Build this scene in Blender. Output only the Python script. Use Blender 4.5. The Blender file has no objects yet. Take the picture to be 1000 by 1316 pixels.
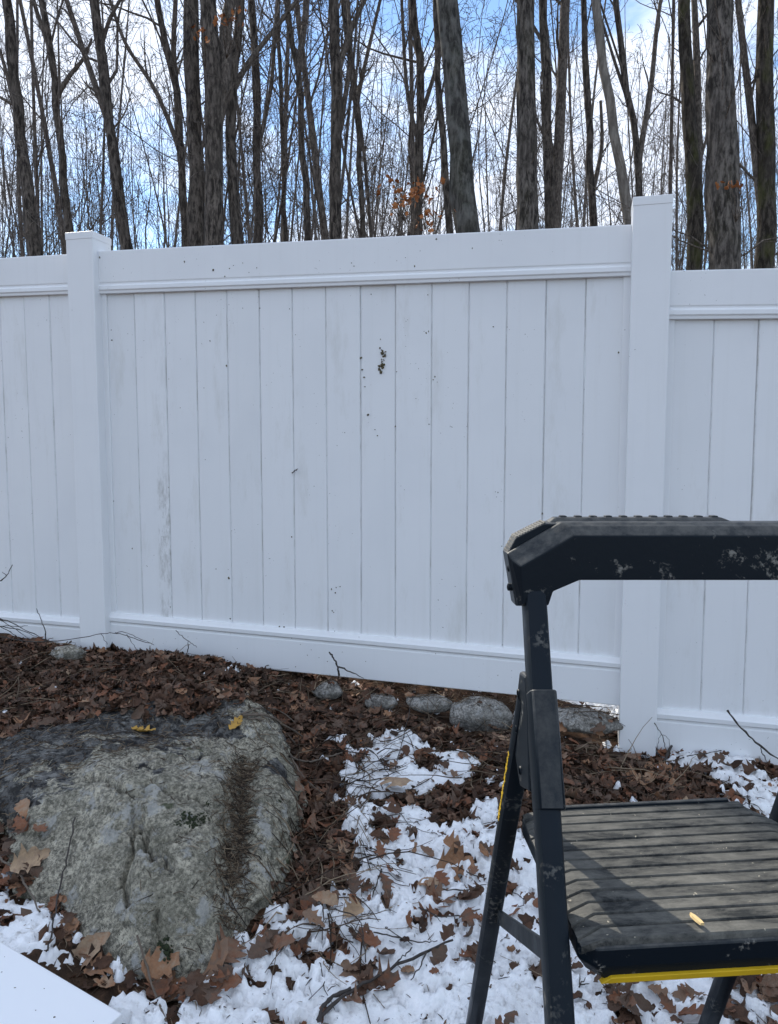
import bpy, math, random
import numpy as np
from mathutils import Vector, Matrix
from mathutils.bvhtree import BVHTree

random.seed(7)
RNG = np.random.default_rng(11)
R = math.radians
scene = bpy.context.scene
COL = scene.collection

# ------------------------------------------------------------------ camera
CAM_H, PITCH, FPX = 1.25, R(5.0), 989.0          # photograph is 1000 x 1316
CP, SP = math.cos(PITCH), math.sin(PITCH)
cd = bpy.data.cameras.new('camera')
cam = bpy.data.objects.new('camera', cd)
COL.objects.link(cam)
cam.location = (0, 0, CAM_H)
cam.rotation_euler = (R(90) - PITCH, 0, 0)
cd.sensor_fit = 'VERTICAL'
cd.sensor_height = 36.0
cd.sensor_width = 36.0
cd.lens = FPX / 1316 * 36.0
cd.clip_start, cd.clip_end = 0.02, 3000
scene.camera = cam

# ------------------------------------------------------------------ light
SUN_AZ, SUN_EL = R(-31), R(33)                    # azimuth from +Y, negative = towards the left
w = bpy.data.worlds.new('World')
scene.world = w
w.use_nodes = True
nt = w.node_tree
nt.nodes.clear()


def N(tree, kind, **kw):
    n = tree.nodes.new(kind)
    for k, v in kw.items():
        if hasattr(n, k):
            setattr(n, k, v)
        else:
            n.inputs[k].default_value = v
    return n


def L(tree, a, b):
    tree.links.new(a, b)


sky = N(nt, 'ShaderNodeTexSky', sky_type='NISHITA', sun_disc=False, sun_elevation=SUN_EL, sun_rotation=SUN_AZ)
sky.air_density, sky.dust_density, sky.ozone_density = 1.0, 0.05, 3.0
tc = N(nt, 'ShaderNodeTexCoord')
mp = N(nt, 'ShaderNodeMapping')
mp.inputs['Scale'].default_value = (1.0, 1.0, 1.9)
mp.inputs['Location'].default_value = (3.1, 0.4, 1.7)
L(nt, tc.outputs['Generated'], mp.inputs['Vector'])
cn = N(nt, 'ShaderNodeTexNoise')
cn.inputs['Scale'].default_value = 3.6
cn.inputs['Detail'].default_value = 7
cn.inputs['Roughness'].default_value = 0.55
cn.inputs['Distortion'].default_value = 0.25
L(nt, mp.outputs['Vector'], cn.inputs['Vector'])
cr = N(nt, 'ShaderNodeValToRGB')
cr.color_ramp.elements[0].position = 0.415
cr.color_ramp.elements[0].color = (0, 0, 0, 1)
cr.color_ramp.elements[1].position = 0.56
cr.color_ramp.elements[1].color = (1, 1, 1, 1)
L(nt, cn.outputs['Fac'], cr.inputs['Fac'])
cc = N(nt, 'ShaderNodeValToRGB')                  # cloud brightness varies with its own thickness
cc.color_ramp.elements[0].position = 0.42
cc.color_ramp.elements[0].color = (0.93, 0.96, 1.0, 1)
cc.color_ramp.elements[1].position = 0.75
cc.color_ramp.elements[1].color = (0.66, 0.70, 0.78, 1)
L(nt, cn.outputs['Fac'], cc.inputs['Fac'])
cm = N(nt, 'ShaderNodeMix', data_type='RGBA', blend_type='MULTIPLY')
cm.inputs[0].default_value = 1.0
L(nt, cc.outputs['Color'], cm.inputs[6])
cm.inputs[7].default_value = (6.2, 6.5, 7.1, 1)
mx = N(nt, 'ShaderNodeMix', data_type='RGBA')
L(nt, cr.outputs['Color'], mx.inputs[0])
L(nt, sky.outputs['Color'], mx.inputs[6])
L(nt, cm.outputs[2], mx.inputs[7])
bg = N(nt, 'ShaderNodeBackground')
bg.inputs['Strength'].default_value = 0.10
L(nt, mx.outputs[2], bg.inputs['Color'])
wo = N(nt, 'ShaderNodeOutputWorld')
L(nt, bg.outputs[0], wo.inputs['Surface'])

sd = bpy.data.lights.new('sun', 'SUN')
sd.energy, sd.angle, sd.color = 2.9, R(0.53), (1.0, 0.93, 0.82)
sun = bpy.data.objects.new('sun', sd)
COL.objects.link(sun)
sdir = Vector((math.sin(SUN_AZ) * math.cos(SUN_EL), math.cos(SUN_AZ) * math.cos(SUN_EL), math.sin(SUN_EL)))
sun.rotation_euler = sdir.to_track_quat('Z', 'Y').to_euler()
sun.location = (-6, 12, 14)

vs = scene.view_settings
vs.view_transform, vs.look, vs.exposure, vs.gamma = 'Standard', 'None', 1.22, 1.0
vs.use_curve_mapping = False
scene.cycles.use_denoising = True
scene.cycles.max_bounces = 6
scene.cycles.transparent_max_bounces = 4


# ------------------------------------------------------------------ pixel <-> place
def W(px, py, Z):
    """world point seen at pixel (px,py) of the photograph, Z metres along the optical axis"""
    xc, yc = (px - 500) / FPX * Z, (py - 658) / FPX * Z
    return np.array((xc, Z * CP - yc * SP, CAM_H - yc * CP - Z * SP))


def onZ(px, py, z):
    return W(px, py, (CAM_H - z) / ((py - 658) / FPX * CP + SP))


FA, FB = W(133, 571, 3.53)[:2], W(806, 571, 2.95)[:2]
FD = (FB - FA) / np.linalg.norm(FB - FA)           # fence direction, to the right
FN = np.array((FD[1], -FD[0]))                     # towards the camera side


def onF(px, py, a=FA, n=FN):
    d = W(px, py, 1.0) - np.array((0, 0, CAM_H))
    t = (a @ n) / (d[:2] @ n)
    return np.array((0, 0, CAM_H)) + d * t


# ------------------------------------------------------------------ noise
def _h(ix, iy, seed):
    v = (ix.astype(np.int64) * 374761393 + iy.astype(np.int64) * 668265263 + seed * 1442695041) & 0x7fffffff
    v = ((v ^ (v >> 13)) * 1274126177) & 0x7fffffff
    v = ((v ^ (v >> 16)) * 1103515245) & 0x7fffffff
    return (v ^ (v >> 15)).astype(np.float64) / 0x7fffffff


def vn(x, y, seed=0):
    x, y = np.asarray(x, float), np.asarray(y, float)
    ix, iy = np.floor(x), np.floor(y)
    fx, fy = x - ix, y - iy
    fx, fy = fx * fx * fx * (fx * (fx * 6 - 15) + 10), fy * fy * fy * (fy * (fy * 6 - 15) + 10)
    a, b = _h(ix, iy, seed), _h(ix + 1, iy, seed)
    c, d = _h(ix, iy + 1, seed), _h(ix + 1, iy + 1, seed)
    return (a * (1 - fx) + b * fx) * (1 - fy) + (c * (1 - fx) + d * fx) * fy


def fbm(x, y, oct=4, seed=0, rough=0.5):
    s, a, t = 0, 1, 0
    for i in range(oct):
        ca, sa = math.cos(0.6 * i), math.sin(0.6 * i)
        s = s + a * vn((x * ca - y * sa) * 2 ** i, (x * sa + y * ca) * 2 ** i, seed + i * 17)
        t += a
        a *= rough
    return s / t                                   # 0..1


def worley(x, y, seed=0):
    x, y = np.asarray(x, float), np.asarray(y, float)
    ix, iy = np.floor(x), np.floor(y)
    best = np.full(x.shape, 9.0)
    for dx in (-1, 0, 1):
        for dy in (-1, 0, 1):
            cx, cy = ix + dx, iy + dy
            px, py = cx + _h(cx, cy, seed), cy + _h(cx, cy, seed + 5)
            best = np.minimum(best, (px - x) ** 2 + (py - y) ** 2)
    return np.sqrt(best)


def sstep(a, b, x):
    t = np.clip((x - a) / (b - a), 0, 1)
    return t * t * (3 - 2 * t)


# ------------------------------------------------------------------ mesh helpers
def mesh_np(name, V, F, smooth=True, tint=None):
    """F: (n,3) or (n,4) int array, or a list of such arrays"""
    Fs = F if isinstance(F, list) else [F]
    Fs = [f for f in Fs if len(f)]
    me = bpy.data.meshes.new(name)
    V = np.asarray(V, np.float32)
    me.vertices.add(len(V))
    me.vertices.foreach_set('co', V.ravel())
    loops = np.concatenate([f.ravel() for f in Fs]).astype(np.int32)
    tot = np.concatenate([np.full(len(f), f.shape[1]) for f in Fs]).astype(np.int32)
    st = np.concatenate([[0], np.cumsum(tot)[:-1]]).astype(np.int32)
    me.loops.add(len(loops))
    me.loops.foreach_set('vertex_index', loops)
    me.polygons.add(len(tot))
    me.polygons.foreach_set('loop_start', st)
    me.polygons.foreach_set('loop_total', tot)
    me.polygons.foreach_set('use_smooth', np.full(len(tot), smooth))
    if tint is not None:
        at = me.attributes.new('tint', 'FLOAT', 'POINT')
        at.data.foreach_set('value', np.asarray(tint, np.float32))
    me.update(calc_edges=True)
    me.validate()
    return me


class MB:
    """collects shapes, links them as ONE mesh object"""

    def __init__(self):
        self.v, self.f = [], []

    def add(self, pts, faces):
        o = len(self.v)
        self.v += [tuple(map(float, p)) for p in pts]
        self.f += [tuple(i + o for i in f) for f in faces]
        return self

    def loft(self, rings, caps=True, closed=True):
        n = len(rings[0])
        fs = []
        for k in range(len(rings) - 1):
            for i in range(n if closed else n - 1):
                j = (i + 1) % n
                fs.append((k * n + i, k * n + j, (k + 1) * n + j, (k + 1) * n + i))
        if caps:
            fs.append(tuple(range(n))[::-1])
            fs.append(tuple((len(rings) - 1) * n + i for i in range(n)))
        return self.add([p for r in rings for p in r], fs)

    def box(self, lo, hi):
        (x0, y0, z0), (x1, y1, z1) = lo, hi
        return self.loft([[(x0, y0, z0), (x1, y0, z0), (x1, y1, z0), (x0, y1, z0)],
                          [(x0, y0, z1), (x1, y0, z1), (x1, y1, z1), (x0, y1, z1)]])

    def bar(self, a, b, wx, wd, side=(1, 0, 0), r=0.26):
        """rounded rectangular bar from a to b, wx along 'side', wd across"""
        a, b = Vector(a), Vector(b)
        t = (b - a).normalized()
        s = Vector(side)
        s = (s - t * s.dot(t)).normalized()
        d = t.cross(s)
        c = min(wx, wd) * r
        prof = []
        for sx, sy in ((1, 1), (-1, 1), (-1, -1), (1, -1)):
            x, y = sx * wx / 2, sy * wd / 2
            p1, p2 = (x, y - sy * c), (x - sx * c, y)
            pm = (x - sx * c * 0.29, y - sy * c * 0.29)
            prof += [p1, pm, p2] if sx * sy > 0 else [p2, pm, p1]
        return self.loft([[c_ + s * x + d * y for x, y in prof] for c_ in (a, b)])

    def tube(self, pts, rad, n=6):
        P, rr = np.array([pts], float), np.array([rad], float)
        V, F = tubes(P, rr, n)
        return self.add(V, [tuple(f) for f in F])

    def build(self, name, mat, parent=None, smooth=None, bevel=0, loc=None):
        me = bpy.data.meshes.new(name)
        off = Vector(parent.location) if (parent is not None and loc is None) else Vector((0, 0, 0))
        if loc is not None:
            off = Vector(loc)
        if parent is not None and parent.parent is not None and loc is None:
            off = off + Vector(parent.parent.location)
        me.from_pydata([tuple(Vector(p) - off) for p in self.v], [], self.f)
        me.update()
        import bmesh
        bm = bmesh.new()
        bm.from_mesh(me)
        bmesh.ops.recalc_face_normals(bm, faces=bm.faces)
        bm.to_mesh(me)
        bm.free()
        o = link(name, me, mat, parent)
        if smooth is not None:
            me.polygons.foreach_set('use_smooth', [True] * len(me.polygons))
            me.set_sharp_from_angle(angle=R(smooth))
        if bevel:
            m = o.modifiers.new('edge', 'BEVEL')
            m.width, m.segments, m.limit_method, m.angle_limit = bevel, 2, 'ANGLE', R(28)
        return o


def link(name, me, mat, parent=None, loc=None):
    o = bpy.data.objects.new(name, me)
    if mat is not None and hasattr(me, 'materials') and len(me.materials) == 0:
        me.materials.append(mat)
    COL.objects.link(o)
    if parent is not None:
        o.parent = parent
    if loc is not None:
        o.location = loc
    return o


def tag(o, label=None, cat=None, group=None, kind=None):
    if label:
        o['label'] = label
    if cat:
        o['category'] = cat
    if group:
        o['group'] = group
    if kind:
        o['kind'] = kind
    return o


def empty(name, loc=(0, 0, 0), rz=0.0):
    o = bpy.data.objects.new(name, None)
    COL.objects.link(o)
    o.location = loc
    o.rotation_euler = (0, 0, rz)
    o.empty_display_size = 0.1
    return o


def tubes(P, Rr, S):
    """P (N,K,3) polylines, Rr (N,K) radii -> verts, quads; S sides"""
    n, K, _ = P.shape
    T = np.gradient(P, axis=1)
    T /= np.linalg.norm(T, axis=2, keepdims=True) + 1e-12
    m = P[:, -1] - P[:, 0]
    m /= np.linalg.norm(m, axis=1, keepdims=True) + 1e-12
    ref = np.where(np.abs(m[:, 2:3]) > 0.7, np.array([[1.0, 0.1, 0]]), np.array([[0, 0.05, 1.0]]))
    U = np.cross(T, ref[:, None, :])
    U /= np.linalg.norm(U, axis=2, keepdims=True) + 1e-12
    Vv = np.cross(T, U)
    a = np.arange(S) / S * 2 * np.pi
    ring = (P[:, :, None, :] + Rr[:, :, None, None] *
            (np.cos(a)[None, None, :, None] * U[:, :, None, :] + np.sin(a)[None, None, :, None] * Vv[:, :, None, :]))
    verts = ring.reshape(-1, 3)
    base = (np.arange(n) * K * S)[:, None, None] + (np.arange(K - 1) * S)[None, :, None]
    i = np.arange(S)[None, None, :]
    j = (np.arange(S)[None, None, :] + 1) % S
    F = np.stack([base + i, base + j, base + S + j, base + S + i], axis=-1).reshape(-1, 4)
    return verts, F


def merge(parts):
    """[(V,F),...] -> V,F with F list grouped by width"""
    Vs, by, o = [], {}, 0
    for V, F in parts:
        for f in (F if isinstance(F, list) else [F]):
            by.setdefault(f.shape[1], []).append(f + o)
        Vs.append(V)
        o += len(V)
    return np.concatenate(Vs), [np.concatenate(x) for x in by.values()]


# ------------------------------------------------------------------ materials
def mat(name):
    m = bpy.data.materials.new(name)
    m.use_nodes = True
    t = m.node_tree
    return m, t, t.nodes['Principled BSDF']


def coords(t, kind='Object', scale=(1, 1, 1), loc=(0, 0, 0)):
    c = N(t, 'ShaderNodeTexCoord')
    p = N(t, 'ShaderNodeMapping')
    p.inputs['Scale'].default_value = scale
    p.inputs['Location'].default_value = loc
    L(t, c.outputs[kind], p.inputs['Vector'])
    return p.outputs['Vector']


def noise(t, vec, scale, detail=4, rough=0.55, dist=0.0):
    n = N(t, 'ShaderNodeTexNoise')
    n.inputs['Scale'].default_value = scale
    n.inputs['Detail'].default_value = detail
    n.inputs['Roughness'].default_value = rough
    n.inputs['Distortion'].default_value = dist
    if vec is not None:
        L(t, vec, n.inputs['Vector'])
    return n.outputs['Fac']


def ramp(t, fac, stops, interp='LINEAR'):
    r = N(t, 'ShaderNodeValToRGB')
    r.color_ramp.interpolation = interp
    e = r.color_ramp.elements
    while len(e) < len(stops):
        e.new(0.5)
    for el, (p, c) in zip(e, stops):
        el.position = p
        el.color = (c, c, c, 1) if isinstance(c, (int, float)) else (*c, 1)
    L(t, fac, r.inputs['Fac'])
    return r.outputs['Color']


def mixc(t, fac, a, b, mode='MIX'):
    m = N(t, 'ShaderNodeMix', data_type='RGBA', blend_type=mode)
    for idx, v in ((0, fac), (6, a), (7, b)):
        if isinstance(v, (int, float)):
            m.inputs[idx].default_value = v
        elif isinstance(v, tuple):
            m.inputs[idx].default_value = (*v, 1)
        else:
            L(t, v, m.inputs[idx])
    return m.outputs[2]


def math_(t, op, a, b=None):
    m = N(t, 'ShaderNodeMath', operation=op)
    for i, v in enumerate((a, b)):
        if v is None:
            continue
        if isinstance(v, (int, float)):
            m.inputs[i].default_value = v
        else:
            L(t, v, m.inputs[i])
    return m.outputs[0]


def bump(t, bs, height, strength=0.3, dist=0.01):
    b = N(t, 'ShaderNodeBump')
    b.inputs['Strength'].default_value = strength
    b.inputs['Distance'].default_value = dist
    L(t, height, b.inputs['Height'])
    L(t, b.outputs[0], bs.inputs['Normal'])


def shifted(t, scale=(1, 1, 1)):
    """object coordinates moved by a different amount on every board"""
    c = N(t, 'ShaderNodeTexCoord')
    i = N(t, 'ShaderNodeObjectInfo')
    k = math_(t, 'MULTIPLY', i.outputs['Random'], 37.0)
    a = N(t, 'ShaderNodeVectorMath', operation='ADD')
    L(t, c.outputs['Object'], a.inputs[0])
    L(t, k, a.inputs[1])
    p = N(t, 'ShaderNodeVectorMath', operation='MULTIPLY')
    L(t, a.outputs[0], p.inputs[0])
    p.inputs[1].default_value = scale
    return p.outputs[0]


def vinyl(name, stain=False, picket=False):
    m, t, bs = mat(name)
    v = coords(t)
    if picket:
        v = shifted(t)
    streak = noise(t, coords(t, scale=(30, 30, 1.2)), 1.0, 4)
    col = mixc(t, ramp(t, streak, [(0.55, 0.0), (0.8, 0.35)]), (0.80, 0.81, 0.82), (0.70, 0.705, 0.70))
    blot = noise(t, v, 3.0, 5)
    col = mixc(t, ramp(t, blot, [(0.45, 0.0), (0.75, 0.5)]), col, (0.73, 0.745, 0.76))
    # sparse fly specks and splashes of dirt
    sp = noise(t, v, 115.0, 2, 0.5)
    area = noise(t, v, 5.0, 3)
    mk = math_(t, 'MULTIPLY', ramp(t, sp, [(0.73, 0.0), (0.76, 1.0)]), ramp(t, area, [(0.52, 0.0), (0.60, 1.0)]))
    col = mixc(t, mk, col, (0.10, 0.09, 0.07))
    if picket:
        # every board its own shade, thin grime in the joints, film of dirt here and there
        i_ = N(t, 'ShaderNodeObjectInfo')
        col = mixc(t, math_(t, 'MULTIPLY', i_.outputs['Random'], 0.10), col, (0.52, 0.54, 0.54))
        s2 = N(t, 'ShaderNodeSeparateXYZ')
        c2 = N(t, 'ShaderNodeTexCoord')
        L(t, c2.outputs['Object'], s2.inputs[0])
        ex = ramp(t, math_(t, 'ABSOLUTE', s2.outputs[0]), [(0.0700, 0.0), (0.0745, 1.0)])
        nz2 = ramp(t, noise(t, shifted(t, (3, 3, 5)), 1.0, 6, .7), [(0.48, 0.0), (0.68, 0.55)])
        col = mixc(t, math_(t, 'MULTIPLY', ex, nz2), col, (0.30, 0.28, 0.23))
        fm = ramp(t, noise(t, shifted(t, (9, 9, 2.2)), 1.0, 7, .7), [(0.56, 0.0), (0.72, 0.30)])
        col = mixc(t, fm, col, (0.50, 0.49, 0.44))
    if stain:
        # grime in the joint on the right edge, worst low down (local x to the right, z up)
        s = N(t, 'ShaderNodeSeparateXYZ')
        c = N(t, 'ShaderNodeTexCoord')
        L(t, c.outputs['Object'], s.inputs[0])
        edge = ramp(t, math_(t, 'MULTIPLY_ADD', s.outputs[0], 10.0), [(0.35, 0.0), (0.62, 0.10), (0.73, 0.8)])
        low = ramp(t, math_(t, 'MULTIPLY', s.outputs[2], 0.6), [(0.05, 0.55), (0.30, 1.0), (0.42, 0.25), (0.8, 0.12)])
        nz = ramp(t, noise(t, coords(t, scale=(30, 30, 9)), 1.0, 7, 0.75), [(0.45, 0.0), (0.66, 0.9)])
        k = math_(t, 'MULTIPLY', math_(t, 'MULTIPLY', edge, low), nz)
        col = mixc(t, k, col, (0.16, 0.15, 0.11))
    L(t, col, bs.inputs['Base Color'])
    L(t, ramp(t, blot, [(0.3, 0.34), (0.7, 0.55)]), bs.inputs['Roughness'])
    bs.inputs['Specular IOR Level'].default_value = 0.35
    bump(t, bs, noise(t, coords(t, scale=(6, 6, 0.7)), 2.0, 3), 0.06, 0.01)
    return m


M = {}
M['vinyl'] = vinyl('white_vinyl')
M['picket'] = vinyl('white_vinyl_board', False, True)
M['vinyl_stained'] = vinyl('white_vinyl_grimy_joint', True, True)


def m_board():
    m, t, bs = mat('white_board')
    v = coords(t)
    sp = noise(t, v, 60.0, 2)
    col = mixc(t, ramp(t, sp, [(0.74, 0.0), (0.77, 1.0)]), (0.84, 0.85, 0.86), (0.2, 0.2, 0.2))
    L(t, col, bs.inputs['Base Color'])
    bs.inputs['Roughness'].default_value = 0.35
    return m


M['board'] = m_board()


def bark(name, dark, light, scale=1.0, moss=0.0, blotch=0.0, plates=0.5):
    m, t, bs = mat(name)
    v = coords(t, scale=(30 * scale, 30 * scale, 7.5 * scale))
    n1 = noise(t, v, 1.0, 8, 0.7, 0.25)
    col = ramp(t, n1, [(0.42, dark), (0.50, tuple(a * .6 + b * .4 for a, b in zip(dark, light))), (0.60, light)])
    n2 = noise(t, coords(t), 2.3 * scale, 4)
    col = mixc(t, ramp(t, n2, [(0.45, 0.0), (0.7, 0.55)]), col, tuple(0.55 * c for c in light))
    if blotch:
        n3 = noise(t, coords(t, scale=(5, 5, 5)), 1.2, 5, 0.6)
        col = mixc(t, ramp(t, n3, [(0.48, 0.0), (0.66, blotch)]), col, (0.22, 0.225, 0.21))
    if moss:
        n4 = noise(t, coords(t, scale=(3, 3, 1.2), loc=(4, 2, 1)), 1.5, 5)
        col = mixc(t, ramp(t, n4, [(0.5, 0.0), (0.66, moss)]), col, (0.075, 0.08, 0.022))
    L(t, col, bs.inputs['Base Color'])
    bs.inputs['Roughness'].default_value = 0.92
    bs.inputs['Specular IOR Level'].default_value = 0.15
    bump(t, bs, n1, plates, 0.03)
    return m


M['bark_dark'] = bark('bark_dark', (0.026, 0.022, 0.019), (0.155, 0.132, 0.112))
M['bark_plate'] = bark('bark_ridged', (0.030, 0.026, 0.023), (0.19, 0.168, 0.148), 0.9, 0.12, 0, 1.0)
M['bark_beech'] = bark('bark_mottled', (0.028, 0.027, 0.025), (0.12, 0.115, 0.105), 0.8, 0.1, 0.35, 0.5)
M['bark_pale'] = bark('bark_smooth_grey', (0.13, 0.115, 0.10), (0.27, 0.245, 0.215), 0.6, 0, 0.15, 0.2)
M['bark_moss'] = bark('bark_mossy', (0.025, 0.021, 0.017), (0.10, 0.085, 0.07), 1.0, 0.75, 0.0, 0.7)
M['twig'] = bark('bark_twig', (0.06, 0.050, 0.043), (0.21, 0.178, 0.15), 2.0)
M['far'] = bark('bark_far', (0.06, 0.051, 0.045), (0.20, 0.172, 0.15), 1.0)


def m_leaf(name, stops, rough=0.75):
    m, t, bs = mat(name)
    a = N(t, 'ShaderNodeAttribute', attribute_name='tint')
    v = coords(t)
    n = noise(t, v, 60.0, 3)
    f = math_(t, 'ADD', a.outputs['Fac'], math_(t, 'MULTIPLY', math_(t, 'SUBTRACT', n, 0.5), 0.35))
    col = ramp(t, f, stops)
    L(t, col, bs.inputs['Base Color'])
    bs.inputs['Roughness'].default_value = rough
    bs.inputs['Specular IOR Level'].default_value = 0.25
    bump(t, bs, math_(t, 'ADD', noise(t, v, 45.0, 4, .6), math_(t, 'MULTIPLY', noise(t, v, 190.0, 3), .4)), 0.55, 0.010)
    return m


LEAFSTOPS = [(0.0, (0.036, 0.021, 0.014)), (0.18, (0.092, 0.047, 0.028)), (0.36, (0.118, 0.082, 0.060)), (0.50, (0.205, 0.084, 0.043)),
             (0.66, (0.195, 0.130, 0.090)), (0.80, (0.30, 0.155, 0.082)), (0.90, (0.32, 0.225, 0.15)), (1.0, (0.44, 0.31, 0.195))]
M['leaf'] = m_leaf('dead_leaf', LEAFSTOPS)
M['rust'] = m_leaf('rust_leaf', [(0.0, (0.22, 0.075, 0.025)), (1.0, (0.42, 0.17, 0.06))])
M['yellow_leaf'] = m_leaf('yellow_leaf', [(0.0, (0.40, 0.22, 0.05)), (1.0, (0.55, 0.34, 0.08))])
M['needle'] = m_leaf('needle_litter', [(0.0, (0.026, 0.018, 0.013)), (0.5, (0.085, 0.058, 0.038)), (1.0, (0.27, 0.205, 0.135))])


def m_ground():
    m, t, bs = mat('forest_soil')
    v = coords(t)
    n = noise(t, v, 22.0, 8, 0.68, 0.5)
    col = ramp(t, n, [(0.3, (0.022, 0.014, 0.010)), (0.5, (0.075, 0.042, 0.026)), (0.64, (0.15, 0.080, 0.046)), (0.8, (0.22, 0.14, 0.09))])
    n2 = noise(t, v, 2.2, 4)
    col = mixc(t, ramp(t, n2, [(0.4, 0.0), (0.7, 0.6)]), col, mixc(t, n, (0.02, 0.016, 0.013), (0.09, 0.065, 0.045)))
    L(t, col, bs.inputs['Base Color'])
    bs.inputs['Roughness'].default_value = 0.95
    bs.inputs['Specular IOR Level'].default_value = 0.1
    bump(t, bs, n, 1.0, 0.03)
    return m


M['ground'] = m_ground()


def m_snow():
    m, t, bs = mat('old_snow')
    v = coords(t)
    n = noise(t, v, 55.0, 6, 0.7)
    col = ramp(t, n, [(0.3, (0.84, 0.86, 0.87)), (0.6, (0.93, 0.935, 0.94))])
    d = noise(t, v, 160.0, 2)
    col = mixc(t, ramp(t, d, [(0.72, 0.0), (0.76, 0.8)]), col, (0.16, 0.12, 0.09))
    n2 = noise(t, v, 7.0, 5)
    col = mixc(t, ramp(t, n2, [(0.50, 0.0), (0.70, 0.45)]), col, (0.56, 0.55, 0.53))
    n5 = noise(t, v, 30.0, 5, .7)
    col = mixc(t, ramp(t, n5, [(0.56, 0.0), (0.70, 0.6)]), col, (0.34, 0.31, 0.28))
    L(t, col, bs.inputs['Base Color'])
    at = N(t, 'ShaderNodeAttribute', attribute_name='tint')   # how deep the snow lies: thin rims are grey slush over soil
    col = mixc(t, ramp(t, at.outputs['Fac'], [(0.0, 1.0), (0.30, 0.65), (0.75, 0.0)]), col, mixc(t, n5, (0.10, 0.08, 0.065), (0.62, 0.60, 0.58)))
    bs.inputs['Roughness'].default_value = 0.6
    bs.inputs['Specular IOR Level'].default_value = 0.3
    bump(t, bs, math_(t, 'ADD', n, math_(t, 'MULTIPLY', noise(t, v, 240.0, 3), .5)), 0.6, 0.006)
    return m


M['snow'] = m_snow()


def m_rock(name, base=(0.20, 0.20, 0.185), crust=0.0, tint=(0.16, 0.18, 0.14)):
    m, t, bs = mat(name)
    v = coords(t)
    n1 = noise(t, v, 120.0, 5, 0.8)
    lo, hi = tuple(c * 0.22 for c in base), tuple(min(1, c * 2.3) for c in base)
    col = ramp(t, n1, [(0.36, lo), (0.50, base), (0.63, hi)])
    nm = noise(t, v, 40.0, 8, 0.8)
    col = mixc(t, ramp(t, nm, [(0.53, 0.0), (0.58, 0.8)]), col, lo)
    nl = noise(t, coords(t, loc=(9, 2, 4)), 33.0, 8, 0.8)
    col = mixc(t, ramp(t, nl, [(0.53, 0.0), (0.58, 0.7)]), col, hi)
    n2 = noise(t, v, 5.0, 8, 0.7)
    col = mixc(t, ramp(t, n2, [(0.42, 0.0), (0.62, 0.6)]), col, mixc(t, n1, lo, tint))
    dk = noise(t, v, 240.0, 2)
    col = mixc(t, ramp(t, dk, [(0.60, 0.0), (0.66, 0.85)]), col, (0.025, 0.025, 0.023))
    pale = noise(t, coords(t, loc=(3, 7, 1)), 11.0, 8, 0.75)
    col = mixc(t, ramp(t, pale, [(0.56, 0.0), (0.60, 0.6)]), col, (0.38, 0.38, 0.36))
    if crust:
        # dark film of old lichen and soil over the upper back, with its own ragged outline
        s = N(t, 'ShaderNodeSeparateXYZ')
        c = N(t, 'ShaderNodeTexCoord')
        L(t, c.outputs['Object'], s.inputs[0])
        g = math_(t, 'ADD', math_(t, 'MULTIPLY', s.outputs[1], 1.0), math_(t, 'MULTIPLY', s.outputs[0], -0.60))
        n5 = noise(t, coords(t, scale=(1, 1.6, 1)), 4.5, 9, 0.72, 0.2)
        k = math_(t, 'ADD', g, math_(t, 'MULTIPLY', math_(t, 'SUBTRACT', n5, 0.5), 2.4))
        fine = noise(t, v, 30.0, 8, 0.78)
        film = mixc(t, ramp(t, fine, [(0.46, 0.0), (0.56, 1.0)]), (0.013, 0.013, 0.015), (0.105, 0.102, 0.098))
        pl = noise(t, coords(t, scale=(1, 2.2, 1), loc=(2, 1, 0)), 10.0, 9, 0.78)
        film = mixc(t, ramp(t, pl, [(0.54, 0.0), (0.60, 0.8)]), film, (0.25, 0.245, 0.225))
        col = mixc(t, ramp(t, k, [(-0.31, 0.0), (-0.14, crust)]), col, film)
        mo = noise(t, coords(t, loc=(1.3, 0.2, 5.0)), 6.5, 5, 0.6)
        col = mixc(t, ramp(t, mo, [(0.66, 0.0), (0.69, 0.85)]), col, (0.035, 0.045, 0.018))
    L(t, col, bs.inputs['Base Color'])
    bs.inputs['Roughness'].default_value = 0.85
    bs.inputs['Specular IOR Level'].default_value = 0.25
    h = math_(t, 'ADD', n1, math_(t, 'MULTIPLY', noise(t, v, 24.0, 8, 0.75), 1.8))
    bump(t, bs, h, 0.55, 0.010)
    return m


M['boulder'] = m_rock('granite_boulder', (0.265, 0.242, 0.188), 0.94, (0.225, 0.215, 0.155))
M['stone'] = m_rock('grey_stone', (0.26, 0.245, 0.22), 0, (0.22, 0.21, 0.18))
M['stone_pale'] = m_rock('pale_stone', (0.36, 0.33, 0.28), 0, (0.24, 0.22, 0.14))


def m_metal():
    m, t, bs = mat('black_painted_steel')
    v = coords(t)
    n = noise(t, v, 9.0, 6, 0.65, 0.4)
    f = noise(t, v, 120.0, 3)
    k = math_(t, 'MULTIPLY', ramp(t, n, [(0.54, 0.0), (0.64, 1.0)]), ramp(t, f, [(0.50, 0.0), (0.60, 0.7)]))
    col = mixc(t, k, (0.004, 0.0088, 0.0145), (0.17, 0.167, 0.150))
    L(t, col, bs.inputs['Base Color'])
    L(t, ramp(t, n, [(0.35, 0.36), (0.7, 0.62)]), bs.inputs['Roughness'])
    bs.inputs['Specular IOR Level'].default_value = 0.18
    bump(t, bs, f, 0.05, 0.002)
    return m


M['metal'] = m_metal()


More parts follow.
